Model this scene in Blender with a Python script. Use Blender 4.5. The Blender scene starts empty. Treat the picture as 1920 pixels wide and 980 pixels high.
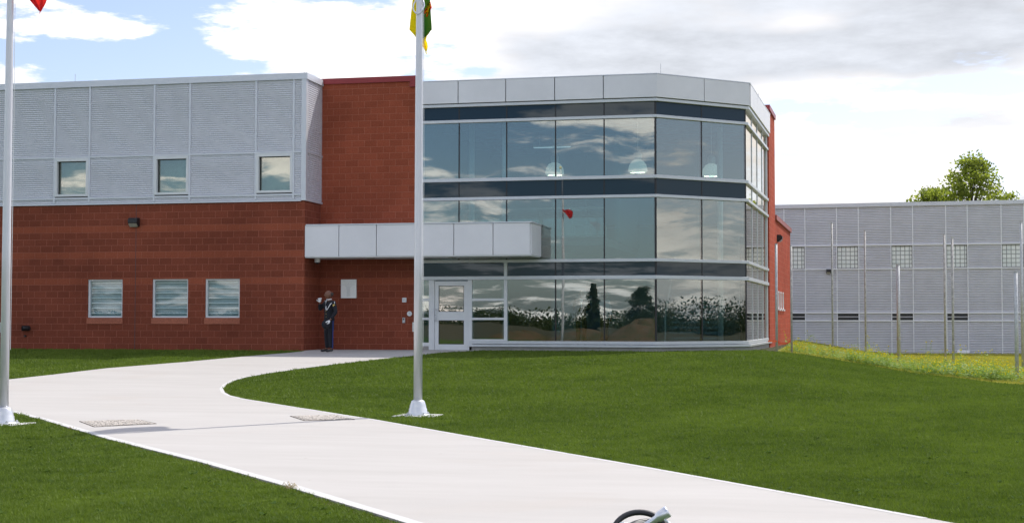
import bpy, bmesh, math, random
import numpy as np
from mathutils import Vector, Matrix
R = math.radians
S = bpy.context.scene
COL = S.collection
random.seed(7); rng = np.random.default_rng(11)

# ------------------------------------------------------------------ camera
CF, CYAW, CPIT, CROL, CH = 2669.65, R(12.34441), R(2.32554), R(0.0615), 0.95
def camdir(u, v, w):
    c, s = math.cos(CROL), math.sin(CROL); u, v = c*u-s*v, s*u+c*v
    c, s = math.cos(CPIT), math.sin(CPIT); fw, up = c*w-v*s, s*w+v*c
    c, s = math.cos(CYAW), math.sin(CYAW)
    return Vector((c*u-s*fw, s*u+c*fw, up))
cam = bpy.data.cameras.new('camera'); camo = bpy.data.objects.new('camera', cam); COL.objects.link(camo)
_r, _u, _f = camdir(1, 0, 0), camdir(0, 1, 0), camdir(0, 0, 1)
M4 = Matrix(((_r.x, _u.x, -_f.x, 0), (_r.y, _u.y, -_f.y, 0), (_r.z, _u.z, -_f.z, CH), (0, 0, 0, 1)))
camo.matrix_world = M4
cam.sensor_width = 36; cam.lens = 36*CF/1920; cam.clip_end = 3000; cam.clip_start = 0.1
S.camera = camo

# ------------------------------------------------------------------ light
SUNEL = 52.5
SAZ = Vector((0.5505, 0.835, 0)).normalized()
SD = Vector((SAZ.x*math.cos(R(SUNEL)), SAZ.y*math.cos(R(SUNEL)), math.sin(R(SUNEL))))
sl = bpy.data.lights.new('sun', 'SUN'); sl.energy = 2.25; sl.angle = R(0.53); sl.color = (1, .955, .89)
so = bpy.data.objects.new('sun', sl); COL.objects.link(so)
so.rotation_euler = (-SD).to_track_quat('-Z', 'Y').to_euler()
S.view_settings.view_transform = 'Standard'; S.view_settings.look = 'None'
S.view_settings.exposure = 0.93; S.view_settings.gamma = 1
S.render.engine = 'CYCLES'
S.cycles.transparent_max_bounces = 24; S.cycles.max_bounces = 8

wd = bpy.data.worlds.new('World'); S.world = wd; wd.use_nodes = True
def node(nt, t, **k):
    n = nt.nodes.new(t)
    for a, b in k.items():
        if a == 'inp':
            for i, v in b.items(): n.inputs[i].default_value = v
        else: setattr(n, a, b)
    return n
def mth(nt, op, a, b=None, c=None, clamp=False):
    n = nt.nodes.new('ShaderNodeMath'); n.operation = op; n.use_clamp = clamp
    for i, v in enumerate((a, b, c)):
        if v is None: continue
        if isinstance(v, (int, float)): n.inputs[i].default_value = v
        else: nt.links.new(v, n.inputs[i])
    return n.outputs[0]
def mixc(nt, f, a, b, blend='MIX'):
    n = nt.nodes.new('ShaderNodeMix'); n.data_type = 'RGBA'; n.blend_type = blend
    for i, v in ((0, f), (6, a), (7, b)):
        if isinstance(v, (int, float)): n.inputs[i].default_value = v
        elif isinstance(v, tuple): n.inputs[i].default_value = (*v[:3], 1)
        else: nt.links.new(v, n.inputs[i])
    return n.outputs[2]
def build_world():
    nt = wd.node_tree; nt.nodes.clear(); L = nt.links.new
    out = node(nt, 'ShaderNodeOutputWorld'); bg = node(nt, 'ShaderNodeBackground', inp={1: .1}); L(bg.outputs[0], out.inputs[0])
    sky = node(nt, 'ShaderNodeTexSky', sky_type='NISHITA', sun_disc=False, sun_elevation=R(SUNEL), sun_rotation=math.atan2(SD.x, SD.y), air_density=1.0, dust_density=1.2, ozone_density=1.2)
    tc = node(nt, 'ShaderNodeTexCoord'); sp = node(nt, 'ShaderNodeSeparateXYZ'); L(tc.outputs['Generated'], sp.inputs[0])
    x, y, z = sp.outputs
    az = mth(nt, 'MULTIPLY', mth(nt, 'ARCTAN2', x, y), 57.2958)
    el = mth(nt, 'MULTIPLY', mth(nt, 'ARCSINE', z), 57.2958)
    # cloud coordinates: stretched near the horizon like a real cloud layer
    den = mth(nt, 'ADD', mth(nt, 'ABSOLUTE', z), .16)
    cb = node(nt, 'ShaderNodeCombineXYZ'); L(mth(nt, 'DIVIDE', x, den), cb.inputs[0]); L(mth(nt, 'DIVIDE', y, den), cb.inputs[1]); L(mth(nt, 'MULTIPLY', z, 5.5), cb.inputs[2])
    n1 = node(nt, 'ShaderNodeTexNoise', inp={'Scale': 1.7, 'Detail': 12, 'Roughness': .6, 'Distortion': .35}); L(cb.outputs[0], n1.inputs['Vector'])
    n2 = node(nt, 'ShaderNodeTexNoise', inp={'Scale': 5.5, 'Detail': 10, 'Roughness': .62}); L(cb.outputs[0], n2.inputs['Vector'])
    n3 = node(nt, 'ShaderNodeTexNoise', inp={'Scale': .8, 'Detail': 6, 'Roughness': .55}); 
    mp = node(nt, 'ShaderNodeMapping'); mp.inputs['Location'].default_value = (4.2, 1.7, .4); L(cb.outputs[0], mp.inputs[0]); L(mp.outputs[0], n3.inputs['Vector'])
    def gauss(a0, e0, sa, se, amp):
        da = mth(nt, 'DIVIDE', mth(nt, 'SUBTRACT', az, a0), sa); de = mth(nt, 'DIVIDE', mth(nt, 'SUBTRACT', el, e0), se)
        q = mth(nt, 'ADD', mth(nt, 'MULTIPLY', da, da), mth(nt, 'MULTIPLY', de, de))
        return mth(nt, 'MULTIPLY', mth(nt, 'EXPONENT', mth(nt, 'MULTIPLY', q, -1)), amp)
    def px(X, Y): return math.degrees(math.atan((X-960)/CF))-12.344, math.degrees(math.atan((598-Y)/CF))
    dens = mth(nt, 'ADD', mth(nt, 'MULTIPLY', n1.outputs[0], .62), mth(nt, 'MULTIPLY', n2.outputs[0], .62))
    for (X, Y, sx, sy, amp) in BLOBS:
        a0, e0 = px(X, Y); dens = mth(nt, 'ADD', dens, gauss(a0, e0, sx/46.6, sy/46.6, amp))
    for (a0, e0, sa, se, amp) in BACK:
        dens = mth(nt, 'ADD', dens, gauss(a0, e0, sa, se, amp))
    cov = node(nt, 'ShaderNodeMapRange', interpolation_type='SMOOTHSTEP', inp={1: .585, 2: .70, 3: 0, 4: 1}); L(dens, cov.inputs[0])
    # body of the cloud: bright rims and flanks, greyer where it is thick
    thick = node(nt, 'ShaderNodeMapRange', interpolation_type='SMOOTHSTEP', inp={1: .42, 2: .64, 3: 0, 4: 1}); 
    t = mth(nt, 'ADD', mth(nt, 'MULTIPLY', n3.outputs[0], .8), mth(nt, 'MULTIPLY', n2.outputs[0], .2))
    for (X, Y, sx, sy, amp) in GREYS:
        a0, e0 = px(X, Y); t = mth(nt, 'ADD', t, gauss(a0, e0, sx/46.6, sy/46.6, amp))
    L(t, thick.inputs[0])
    # clouds dimmed towards the sun, brightened opposite it as added fill for the facades
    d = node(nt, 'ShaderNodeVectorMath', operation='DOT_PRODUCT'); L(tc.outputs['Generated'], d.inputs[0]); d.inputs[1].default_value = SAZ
    fill_glow = mth(nt, 'ADD', mth(nt, 'MULTIPLY', d.outputs['Value'], -.26), .84)
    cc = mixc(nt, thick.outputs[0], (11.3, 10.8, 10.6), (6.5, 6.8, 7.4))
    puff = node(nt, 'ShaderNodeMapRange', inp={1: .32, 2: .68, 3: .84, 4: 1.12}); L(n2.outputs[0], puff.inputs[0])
    fill_glow = mth(nt, 'MULTIPLY', fill_glow, puff.outputs[0])
    cc = mixc(nt, 1.0, cc, node_rgb(nt, fill_glow), 'MULTIPLY')
    skyc = mixc(nt, 1.0, sky.outputs[0], (.88, .84, .93), 'MULTIPLY')
    # pale veil of thin cloud low over the horizon
    veil = mth(nt, 'MULTIPLY', mth(nt, 'EXPONENT', mth(nt, 'MULTIPLY', mth(nt, 'ABSOLUTE', el), -.09)), .55)
    veil = mth(nt, 'MULTIPLY', veil, mth(nt, 'ADD', mth(nt, 'MULTIPLY', d.outputs['Value'], .45), .5), clamp=True)
    deep = mth(nt, 'SUBTRACT', .5, mth(nt, 'MULTIPLY', d.outputs['Value'], .6), clamp=True)   # the sky opposite the sun is a deeper blue
    skyc = mixc(nt, deep, skyc, mixc(nt, 1.0, skyc, (.62, .76, .84), 'MULTIPLY'))
    skyc = mixc(nt, veil, skyc, (6.4, 7.1, 8.5))
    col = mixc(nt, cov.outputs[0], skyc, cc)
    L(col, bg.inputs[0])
def node_rgb(nt, v):
    c = nt.nodes.new('ShaderNodeCombineXYZ')
    for i in range(3): nt.links.new(v, c.inputs[i])
    return c.outputs[0]
# (photo x, photo y) of a direction in the sky, spread and weight of more or less cloud there
BLOBS = [(150, 70, 130, 32, .17), (90, 30, 60, 15, .08), (330, 60, 45, 60, -.13), (60, 125, 260, 22, -.17), (330, 130, 170, 20, -.14), (250, 10, 140, 16, -.10), (30, -5, 50, 25, -.12), (400, -10, 60, 25, -.1),
         (560, 70, 150, 60, .16), (600, -5, 100, 10, -.10), (1100, 60, 400, 110, .22), (1650, 280, 400, 150, .07), (1650, 380, 250, 50, .10), (1500, 60, 500, 90, .20),
         (900, 130, 50, 14, -.14), (840, 20, 30, 20, -.1), (1850, 175, 90, 18, -.16), (1700, 235, 120, 16, -.12), (1560, 320, 60, 30, -.16), (1880, 300, 60, 40, -.12), (1300, 190, 60, 16, -.12), (1500, 205, 80, 14, -.14), (1880, 330, 50, 30, -.10)]
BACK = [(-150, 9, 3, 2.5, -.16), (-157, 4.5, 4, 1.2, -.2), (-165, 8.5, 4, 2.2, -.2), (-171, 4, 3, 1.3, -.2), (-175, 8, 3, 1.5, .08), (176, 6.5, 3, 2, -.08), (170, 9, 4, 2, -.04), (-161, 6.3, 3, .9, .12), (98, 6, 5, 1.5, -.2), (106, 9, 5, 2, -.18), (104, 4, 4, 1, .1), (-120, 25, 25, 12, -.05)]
GREYS = [(1600, 110, 330, 45, .16), (1800, 60, 120, 60, .10), (1180, 95, 190, 28, .16), (950, 60, 60, 25, .08), (150, 60, 160, 60, -.15), (560, 60, 220, 60, -.16), (850, 60, 150, 60, -.1), (1600, 290, 200, 40, .03), (1750, 240, 90, 20, .06), (1520, 50, 110, 30, -.14)]
build_world()

# ------------------------------------------------------------------ materials
def newmat(name):
    m = bpy.data.materials.new(name); m.use_nodes = True; nt = m.node_tree
    return m, nt, nt.nodes['Principled BSDF']
def mat(name, c, rough=.6, metal=0.0, var=.12, scale=6.0, bump=0.0, bscale=60.0, spec=.5):
    m, nt, b = newmat(name); L = nt.links.new
    tc = node(nt, 'ShaderNodeTexCoord')
    n = node(nt, 'ShaderNodeTexNoise', inp={'Scale': scale, 'Detail': 6, 'Roughness': .65}); L(tc.outputs['Object'], n.inputs['Vector'])
    lo = tuple(v*(1-var) for v in c); hi = tuple(min(1, v*(1+var)) for v in c)
    mr = node(nt, 'ShaderNodeMapRange', inp={1: .3, 2: .7}); L(n.outputs[0], mr.inputs[0])
    L(mixc(nt, mr.outputs[0], lo, hi), b.inputs['Base Color'])
    b.inputs['Roughness'].default_value = rough; b.inputs['Metallic'].default_value = metal
    b.inputs['Specular IOR Level'].default_value = spec
    if bump:
        n2 = node(nt, 'ShaderNodeTexNoise', inp={'Scale': bscale, 'Detail': 4}); L(tc.outputs['Object'], n2.inputs['Vector'])
        bp = node(nt, 'ShaderNodeBump', inp={'Strength': .6, 'Distance': bump}); L(n2.outputs[0], bp.inputs['Height']); L(bp.outputs[0], b.inputs['Normal'])
    return m
def brick_mat(name, face, mortar, band, bands=True):
    m, nt, b = newmat(name); L = nt.links.new
    uv = node(nt, 'ShaderNodeUVMap'); sp = node(nt, 'ShaderNodeSeparateXYZ'); L(uv.outputs[0], sp.inputs[0])
    tc = node(nt, 'ShaderNodeTexCoord')
    bt = node(nt, 'ShaderNodeTexBrick', offset=.5, squash=1, inp={'Scale': 1, 'Mortar Size': .008, 'Mortar Smooth': .3, 'Bias': 0, 'Brick Width': .4, 'Row Height': .2})
    bt.inputs['Color1'].default_value = (*[v*.96 for v in face], 1); bt.inputs['Color2'].default_value = (*[v*1.15 for v in face], 1)
    bt.inputs['Mortar'].default_value = (*mortar, 1)
    L(uv.outputs[0], bt.inputs['Vector'])
    n = node(nt, 'ShaderNodeTexNoise', inp={'Scale': 28, 'Detail': 7, 'Roughness': .7}); L(tc.outputs['Object'], n.inputs['Vector'])
    nb = node(nt, 'ShaderNodeTexNoise', inp={'Scale': .55, 'Detail': 5, 'Roughness': .6}); L(tc.outputs['Object'], nb.inputs['Vector'])
    col = bt.outputs['Color']
    rough = .9
    if bands:
        v = sp.outputs[1]; f = None
        for z0 in (2.0, 2.8, 3.6):
            g = mth(nt, 'MULTIPLY', mth(nt, 'GREATER_THAN', v, z0), mth(nt, 'LESS_THAN', v, z0+.2))
            f = g if f is None else mth(nt, 'ADD', f, g)
        keep = mth(nt, 'MULTIPLY', f, mth(nt, 'SUBTRACT', 1.0, mth(nt, 'MULTIPLY', bt.outputs['Fac'], .8)))
        col = mixc(nt, mth(nt, 'MULTIPLY', keep, .5), col, band)
    mr = node(nt, 'ShaderNodeMapRange', inp={1: .3, 2: .7, 3: .74, 4: 1.26}); L(n.outputs[0], mr.inputs[0])
    col = mixc(nt, 1.0, col, node_rgb(nt, mr.outputs[0]), 'MULTIPLY')
    mr2 = node(nt, 'ShaderNodeMapRange', inp={1: .3, 2: .7, 3: .84, 4: 1.14}); L(nb.outputs[0], mr2.inputs[0])
    col = mixc(nt, 1.0, col, node_rgb(nt, mr2.outputs[0]), 'MULTIPLY')
    L(col, b.inputs['Base Color']); b.inputs['Roughness'].default_value = rough; b.inputs['Specular IOR Level'].default_value = .15
    h = mth(nt, 'SUBTRACT', mth(nt, 'MULTIPLY', n.outputs[0], 1.0), mth(nt, 'MULTIPLY', bt.outputs['Fac'], .7))
    bp = node(nt, 'ShaderNodeBump', inp={'Strength': .8, 'Distance': .014}); L(h, bp.inputs['Height']); L(bp.outputs[0], b.inputs['Normal'])
    return m
def glass_mat(name, refl, tint, wob=.004, wscale=.7, f0pow=1.0, back=None, gc=(1.0, .94, .85)):
    m = bpy.data.materials.new(name); m.use_nodes = True; nt = m.node_tree; nt.nodes.clear(); L = nt.links.new
    out = node(nt, 'ShaderNodeOutputMaterial'); gl = node(nt, 'ShaderNodeBsdfGlossy', inp={'Roughness': 0.0}); gl.inputs[0].default_value = (*gc, 1)
    if back is None:
        tr = node(nt, 'ShaderNodeBsdfTransparent'); tr.inputs[0].default_value = (*tint, 1)
    else:
        tr = node(nt, 'ShaderNodeBsdfDiffuse'); tr.inputs[0].default_value = (*back, 1)
    lw = node(nt, 'ShaderNodeLayerWeight', inp={0: .5})
    f = mth(nt, 'ADD', mth(nt, 'MULTIPLY', mth(nt, 'POWER', lw.outputs['Facing'], 4.0), 1-refl), refl, clamp=True)
    mx = node(nt, 'ShaderNodeMixShader'); L(f, mx.inputs[0]); L(tr.outputs[0], mx.inputs[1]); L(gl.outputs[0], mx.inputs[2]); L(mx.outputs[0], out.inputs[0])
    tc = node(nt, 'ShaderNodeTexCoord')
    n = node(nt, 'ShaderNodeTexNoise', inp={'Scale': wscale, 'Detail': .6, 'Roughness': .4}); L(tc.outputs['Object'], n.inputs['Vector'])
    bp = node(nt, 'ShaderNodeBump', inp={'Strength': 1, 'Distance': wob}); L(n.outputs[0], bp.inputs['Height']); L(bp.outputs[0], gl.inputs['Normal'])
    return m
def leaf_mat(name, c1, c2, trans=.35, scale=3.0, patch=.5, rough=.6):
    m, nt, b = newmat(name); L = nt.links.new
    out = nt.nodes['Material Output']
    at = node(nt, 'ShaderNodeAttribute', attribute_name='rnd')
    tc = node(nt, 'ShaderNodeTexCoord'); n = node(nt, 'ShaderNodeTexNoise', inp={'Scale': patch, 'Detail': 5, 'Roughness': .7}); L(tc.outputs['Object'], n.inputs['Vector'])
    mr = node(nt, 'ShaderNodeMapRange', inp={1: .32, 2: .68}); L(n.outputs[0], mr.inputs[0])
    n2 = node(nt, 'ShaderNodeTexNoise', inp={'Scale': patch*.14, 'Detail': 4, 'Roughness': .6}); L(tc.outputs['Object'], n2.inputs['Vector'])
    mr2 = node(nt, 'ShaderNodeMapRange', inp={1: .38, 2: .62}); L(n2.outputs[0], mr2.inputs[0])
    f = mth(nt, 'ADD', mth(nt, 'MULTIPLY', at.outputs['Fac'], .45), mth(nt, 'ADD', mth(nt, 'MULTIPLY', mr.outputs[0], .32), mth(nt, 'MULTIPLY', mr2.outputs[0], .23)))
    c = mixc(nt, f, c1, c2)
    L(c, b.inputs['Base Color']); b.inputs['Roughness'].default_value = rough; b.inputs['Specular IOR Level'].default_value = .25
    tl = node(nt, 'ShaderNodeBsdfTranslucent'); L(mixc(nt, 1.0, c, (1.25, 1.3, .7), 'MULTIPLY'), tl.inputs[0])
    mx = node(nt, 'ShaderNodeMixShader', inp={0: trans}); L(b.outputs[0], mx.inputs[1]); L(tl.outputs[0], mx.inputs[2]); L(mx.outputs[0], out.inputs[0])
    return m
def emit_mat(name, c, s):
    m, nt, b = newmat(name); b.inputs['Base Color'].default_value = (*c, 1); b.inputs['Emission Color'].default_value = (*c, 1); b.inputs['Emission Strength'].default_value = s
    return m
def concrete_mat():
    m, nt, b = newmat('concrete_path'); L = nt.links.new
    tc = node(nt, 'ShaderNodeTexCoord')
    mp = node(nt, 'ShaderNodeMapping'); mp.inputs['Rotation'].default_value = (0, 0, R(-38)); mp.inputs['Scale'].default_value = (.5, 2.4, 1); L(tc.outputs['Object'], mp.inputs[0])
    a = node(nt, 'ShaderNodeTexNoise', inp={'Scale': .8, 'Detail': 8, 'Roughness': .62}); L(mp.outputs[0], a.inputs['Vector'])
    g = node(nt, 'ShaderNodeTexNoise', inp={'Scale': 45, 'Detail': 4}); L(tc.outputs['Object'], g.inputs['Vector'])
    mr = node(nt, 'ShaderNodeMapRange', inp={1: .3, 2: .7}); L(a.outputs[0], mr.inputs[0])
    c = mixc(nt, mr.outputs[0], (.44, .418, .39), (.49, .468, .44))
    sp = node(nt, 'ShaderNodeTexVoronoi', inp={'Scale': 1.6, 'Randomness': 1}); L(tc.outputs['Object'], sp.inputs['Vector'])
    s = mth(nt, 'LESS_THAN', sp.outputs['Distance'], .035)
    c = mixc(nt, mth(nt, 'MULTIPLY', s, .45), c, (.3, .25, .2))
    st = node(nt, 'ShaderNodeTexNoise', inp={'Scale': .35, 'Detail': 6, 'Roughness': .7, 'Distortion': .5}); L(tc.outputs['Object'], st.inputs['Vector'])
    ms = node(nt, 'ShaderNodeMapRange', inp={1: .55, 2: .75, 3: 0, 4: .8}); L(st.outputs[0], ms.inputs[0])
    c = mixc(nt, ms.outputs[0], c, (.45, .41, .37))
    L(c, b.inputs['Base Color']); b.inputs['Roughness'].default_value = .85; b.inputs['Specular IOR Level'].default_value = .2
    bp = node(nt, 'ShaderNodeBump', inp={'Strength': .4, 'Distance': .004}); L(g.outputs[0], bp.inputs['Height']); L(bp.outputs[0], b.inputs['Normal'])
    return m
def soil_mat(name, c1, c2, c3=None):
    m, nt, b = newmat(name); L = nt.links.new
    tc = node(nt, 'ShaderNodeTexCoord')
    a = node(nt, 'ShaderNodeTexNoise', inp={'Scale': 1.2, 'Detail': 10, 'Roughness': .75}); L(tc.outputs['Object'], a.inputs['Vector'])
    g = node(nt, 'ShaderNodeTexNoise', inp={'Scale': 22, 'Detail': 6, 'Roughness': .7}); L(tc.outputs['Object'], g.inputs['Vector'])
    mr = node(nt, 'ShaderNodeMapRange', inp={1: .36, 2: .64}); L(g.outputs[0], mr.inputs[0])
    c = mixc(nt, mr.outputs[0], c1, c2)
    if c3:
        mr2 = node(nt, 'ShaderNodeMapRange', inp={1: .45, 2: .62}); L(a.outputs[0], mr2.inputs[0]); c = mixc(nt, mr2.outputs[0], c, c3)
    L(c, b.inputs['Base Color']); b.inputs['Roughness'].default_value = .95; b.inputs['Specular IOR Level'].default_value = .1
    bp = node(nt, 'ShaderNodeBump', inp={'Strength': .8, 'Distance': .03}); L(g.outputs[0], bp.inputs['Height']); L(bp.outputs[0], b.inputs['Normal'])
    return m

M = {}
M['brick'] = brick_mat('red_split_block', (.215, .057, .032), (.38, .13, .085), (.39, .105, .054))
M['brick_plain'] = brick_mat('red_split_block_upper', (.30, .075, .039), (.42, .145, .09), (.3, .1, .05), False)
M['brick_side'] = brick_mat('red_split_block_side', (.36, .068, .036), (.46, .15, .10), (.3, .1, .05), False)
M['clad'] = mat('corrugated_silver_metal', (.68, .69, .74), .45, .15, .05, 3)
M['clad_far'] = mat('corrugated_grey_metal', (.62, .63, .68), .45, .1, .06, 2)
M['trim_far'] = mat('pale_trim', (.88, .90, .93), .5, 0, .03)
M['trim'] = mat('silver_trim', (.66, .68, .72), .38, .2, .04, 4)
M['panel'] = mat('silver_composite_panel', (.77, .765, .785), .45, .1, .06, .6)
M['alu'] = mat('anodised_aluminium', (.60, .62, .64), .35, .25, .04, 3)
M['white'] = mat('white_painted_metal', (.72, .74, .75), .4, 0, .04, 3)
M['dark'] = mat('dark_gasket', (.012, .013, .016), .4, 0, .1)
M['joint'] = mat('joint_shadow_gap', (.05, .055, .065), .7)
M['flash'] = mat('red_metal_flashing', (.28, .022, .024), .4, 0, .08, 2)
M['conc'] = concrete_mat()
M['conc_edge'] = mat('tooled_concrete_edge', (.56, .55, .53), .85, 0, .06, 5)
M['plinth'] = mat('grey_concrete', (.33, .32, .30), .9, 0, .15, 4, .004, 40)
M['glass'] = glass_mat('vision_glass', .20, (.64, .78, .80), .0042, .6)
M['glass_low'] = glass_mat('clear_window_glass', .07, (.86, .92, .93), .003, .6)
M['glass_w'] = glass_mat('window_glass', .17, (.78, .85, .82), .003, .6)
M['spandrel'] = glass_mat('spandrel_glass', .05, None, .003, .5, back=(.010, .020, .030), gc=(.70, .78, .80))
M['int_wall'] = mat('interior_wall', (.26, .37, .43), .8, 0, .05)
M['int_dark'] = mat('interior_dark', (.10, .125, .14), .8, 0, .1)
M['int_floor'] = mat('interior_floor', (.13, .14, .14), .5, 0, .1)
M['ceil'] = mat('interior_ceiling', (.25, .29, .31), .8, 0, .05)
M['roof'] = mat('roof_membrane', (.3, .3, .3), .9, 0, .1)
M['black'] = mat('black_plastic', (.018, .018, .02), .45, 0, .1)
M['steel'] = mat('galvanised_steel', (.52, .53, .53), .5, .3, .25, 18)
M['steel_dirty'] = mat('weathered_steel', (.46, .44, .41), .6, .2, .35, 14)
M['pole'] = mat('pale_aluminium_pole', (.70, .70, .73), .38, .25, .04, 3)
M['chrome'] = mat('chrome', (.74, .75, .78), .33, .75, .02)
M['gravel'] = mat('pale_gravel', (.52, .48, .43), .9, 0, .35, 60, .02, 50)
M['soil'] = soil_mat('brown_soil', (.10, .065, .045), (.24, .17, .12))
M['meadow_soil'] = soil_mat('meadow_ground', (.16, .16, .035), (.28, .27, .06), (.16, .18, .04))
M['field'] = soil_mat('dull_field', (.05, .045, .03), (.085, .08, .045), (.045, .055, .025))
M['lawn_soil'] = soil_mat('lawn_ground', (.030, .065, .008), (.06, .11, .014))
M['grass'] = leaf_mat('lawn_grass', (.050, .094, .010), (.200, .275, .040), .32, patch=2.2)
M['meadow'] = leaf_mat('meadow_grass', (.30, .30, .05), (.55, .50, .12), .35, patch=.3)
M['weed'] = leaf_mat('weed_leaves', (.13, .23, .03), (.34, .44, .13), .4, patch=1.5)
M['clover'] = leaf_mat('clover_leaves', (.035, .075, .01), (.09, .15, .03), .3, patch=2, rough=.95)
M['flower'] = leaf_mat('yellow_petals', (.62, .50, .02), (.80, .68, .04), .3)
M['leaf'] = leaf_mat('tree_leaves', (.14, .19, .03), (.38, .42, .09), .55, patch=.6)
M['leaf_dark'] = leaf_mat('dark_tree_leaves', (.02, .04, .008), (.06, .085, .02), .25, patch=.3)
M['bark'] = mat('bark', (.10, .08, .06), .9, 0, .3, 10, .01)
M['drygrass'] = mat('dry_grass', (.45, .36, .20), .9, 0, .3)
M['skin'] = mat('brown_skin', (.17, .075, .045), .5, 0, .08, 20)
M['skin2'] = mat('lighter_skin', (.36, .20, .15), .5, 0, .08, 20)
M['navy'] = mat('navy_wool', (.0075, .0085, .014), .85, 0, .2, 30)
M['glove'] = mat('white_cotton', (.78, .79, .80), .8, 0, .03)
M['blue'] = mat('royal_blue_cloth', (.006, .02, .14), .6, 0, .1)
M['gold'] = mat('gold_braid', (.6, .42, .12), .4, .4, .1)
M['shoe'] = mat('polished_black_leather', (.008, .008, .009), .2, 0, .1)
M['stone'] = mat('pale_grey_stone', (.86, .87, .85), .7, 0, .04, 9)
M['etched'] = mat('etched_line', (.62, .63, .62), .8)
M['f_yellow'] = leaf_mat('yellow_flag_cloth', (.86, .62, .015), (.92, .70, .02), .62, patch=8)
M['f_pale'] = leaf_mat('pale_yellow_hem', (.78, .68, .12), (.85, .76, .2), .5, patch=8)
M['f_green'] = leaf_mat('green_flag_cloth', (.012, .085, .025), (.018, .11, .035), .35, patch=8)
M['f_red'] = leaf_mat('red_flag_cloth', (.62, .02, .03), (.72, .04, .05), .45, patch=8)
M['f_white'] = leaf_mat('white_flag_cloth', (.75, .75, .75), (.82, .82, .82), .4, patch=8)
M['shade'] = mat('grey_green_shade', (.30, .37, .33), .8)
M['blind'] = mat('blue_grey_blind', (.36, .45, .49), .8)
M['bar'] = mat('pale_bar', (.86, .92, .92), .6)
M['orange'] = mat('orange_ribbon', (.85, .13, .03), .5)
M['paper'] = mat('white_paper', (.8, .8, .78), .8)
M['lens'] = mat('lamp_lens', (.5, .48, .42), .15, 0, .1)
M['pend'] = emit_mat('pendant_glow', (1, .93, .78), 1.1)
M['tube'] = emit_mat('fluorescent_tube', (.9, .97, 1), .35)
M['pglass'] = glass_mat('prismatic', .35, (.62, .66, .65), .002, 20)
M['pglass'] = emit_mat('lit_prismatic_shade', (.88, .86, .76), .22)
def glassblock():
    m, nt, b = newmat('glass_block'); L = nt.links.new
    uv = node(nt, 'ShaderNodeUVMap')
    bt = node(nt, 'ShaderNodeTexBrick', offset=0, squash=1, inp={'Scale': 1, 'Mortar Size': .016, 'Mortar Smooth': .1, 'Brick Width': .195, 'Row Height': .195})
    bt.inputs['Color1'].default_value = (.80, .85, .83, 1); bt.inputs['Color2'].default_value = (.92, .95, .93, 1); bt.inputs['Mortar'].default_value = (.26, .29, .28, 1)
    L(uv.outputs[0], bt.inputs['Vector']); L(bt.outputs[0], b.inputs['Base Color']); b.inputs['Roughness'].default_value = .15
    vo = node(nt, 'ShaderNodeTexNoise', inp={'Scale': 18}); L(uv.outputs[0], vo.inputs['Vector'])
    bp = node(nt, 'ShaderNodeBump', inp={'Strength': .6, 'Distance': .03}); L(vo.outputs[0], bp.inputs['Height']); L(bp.outputs[0], b.inputs['Normal'])
    return m
M['gblock'] = glassblock()

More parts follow.
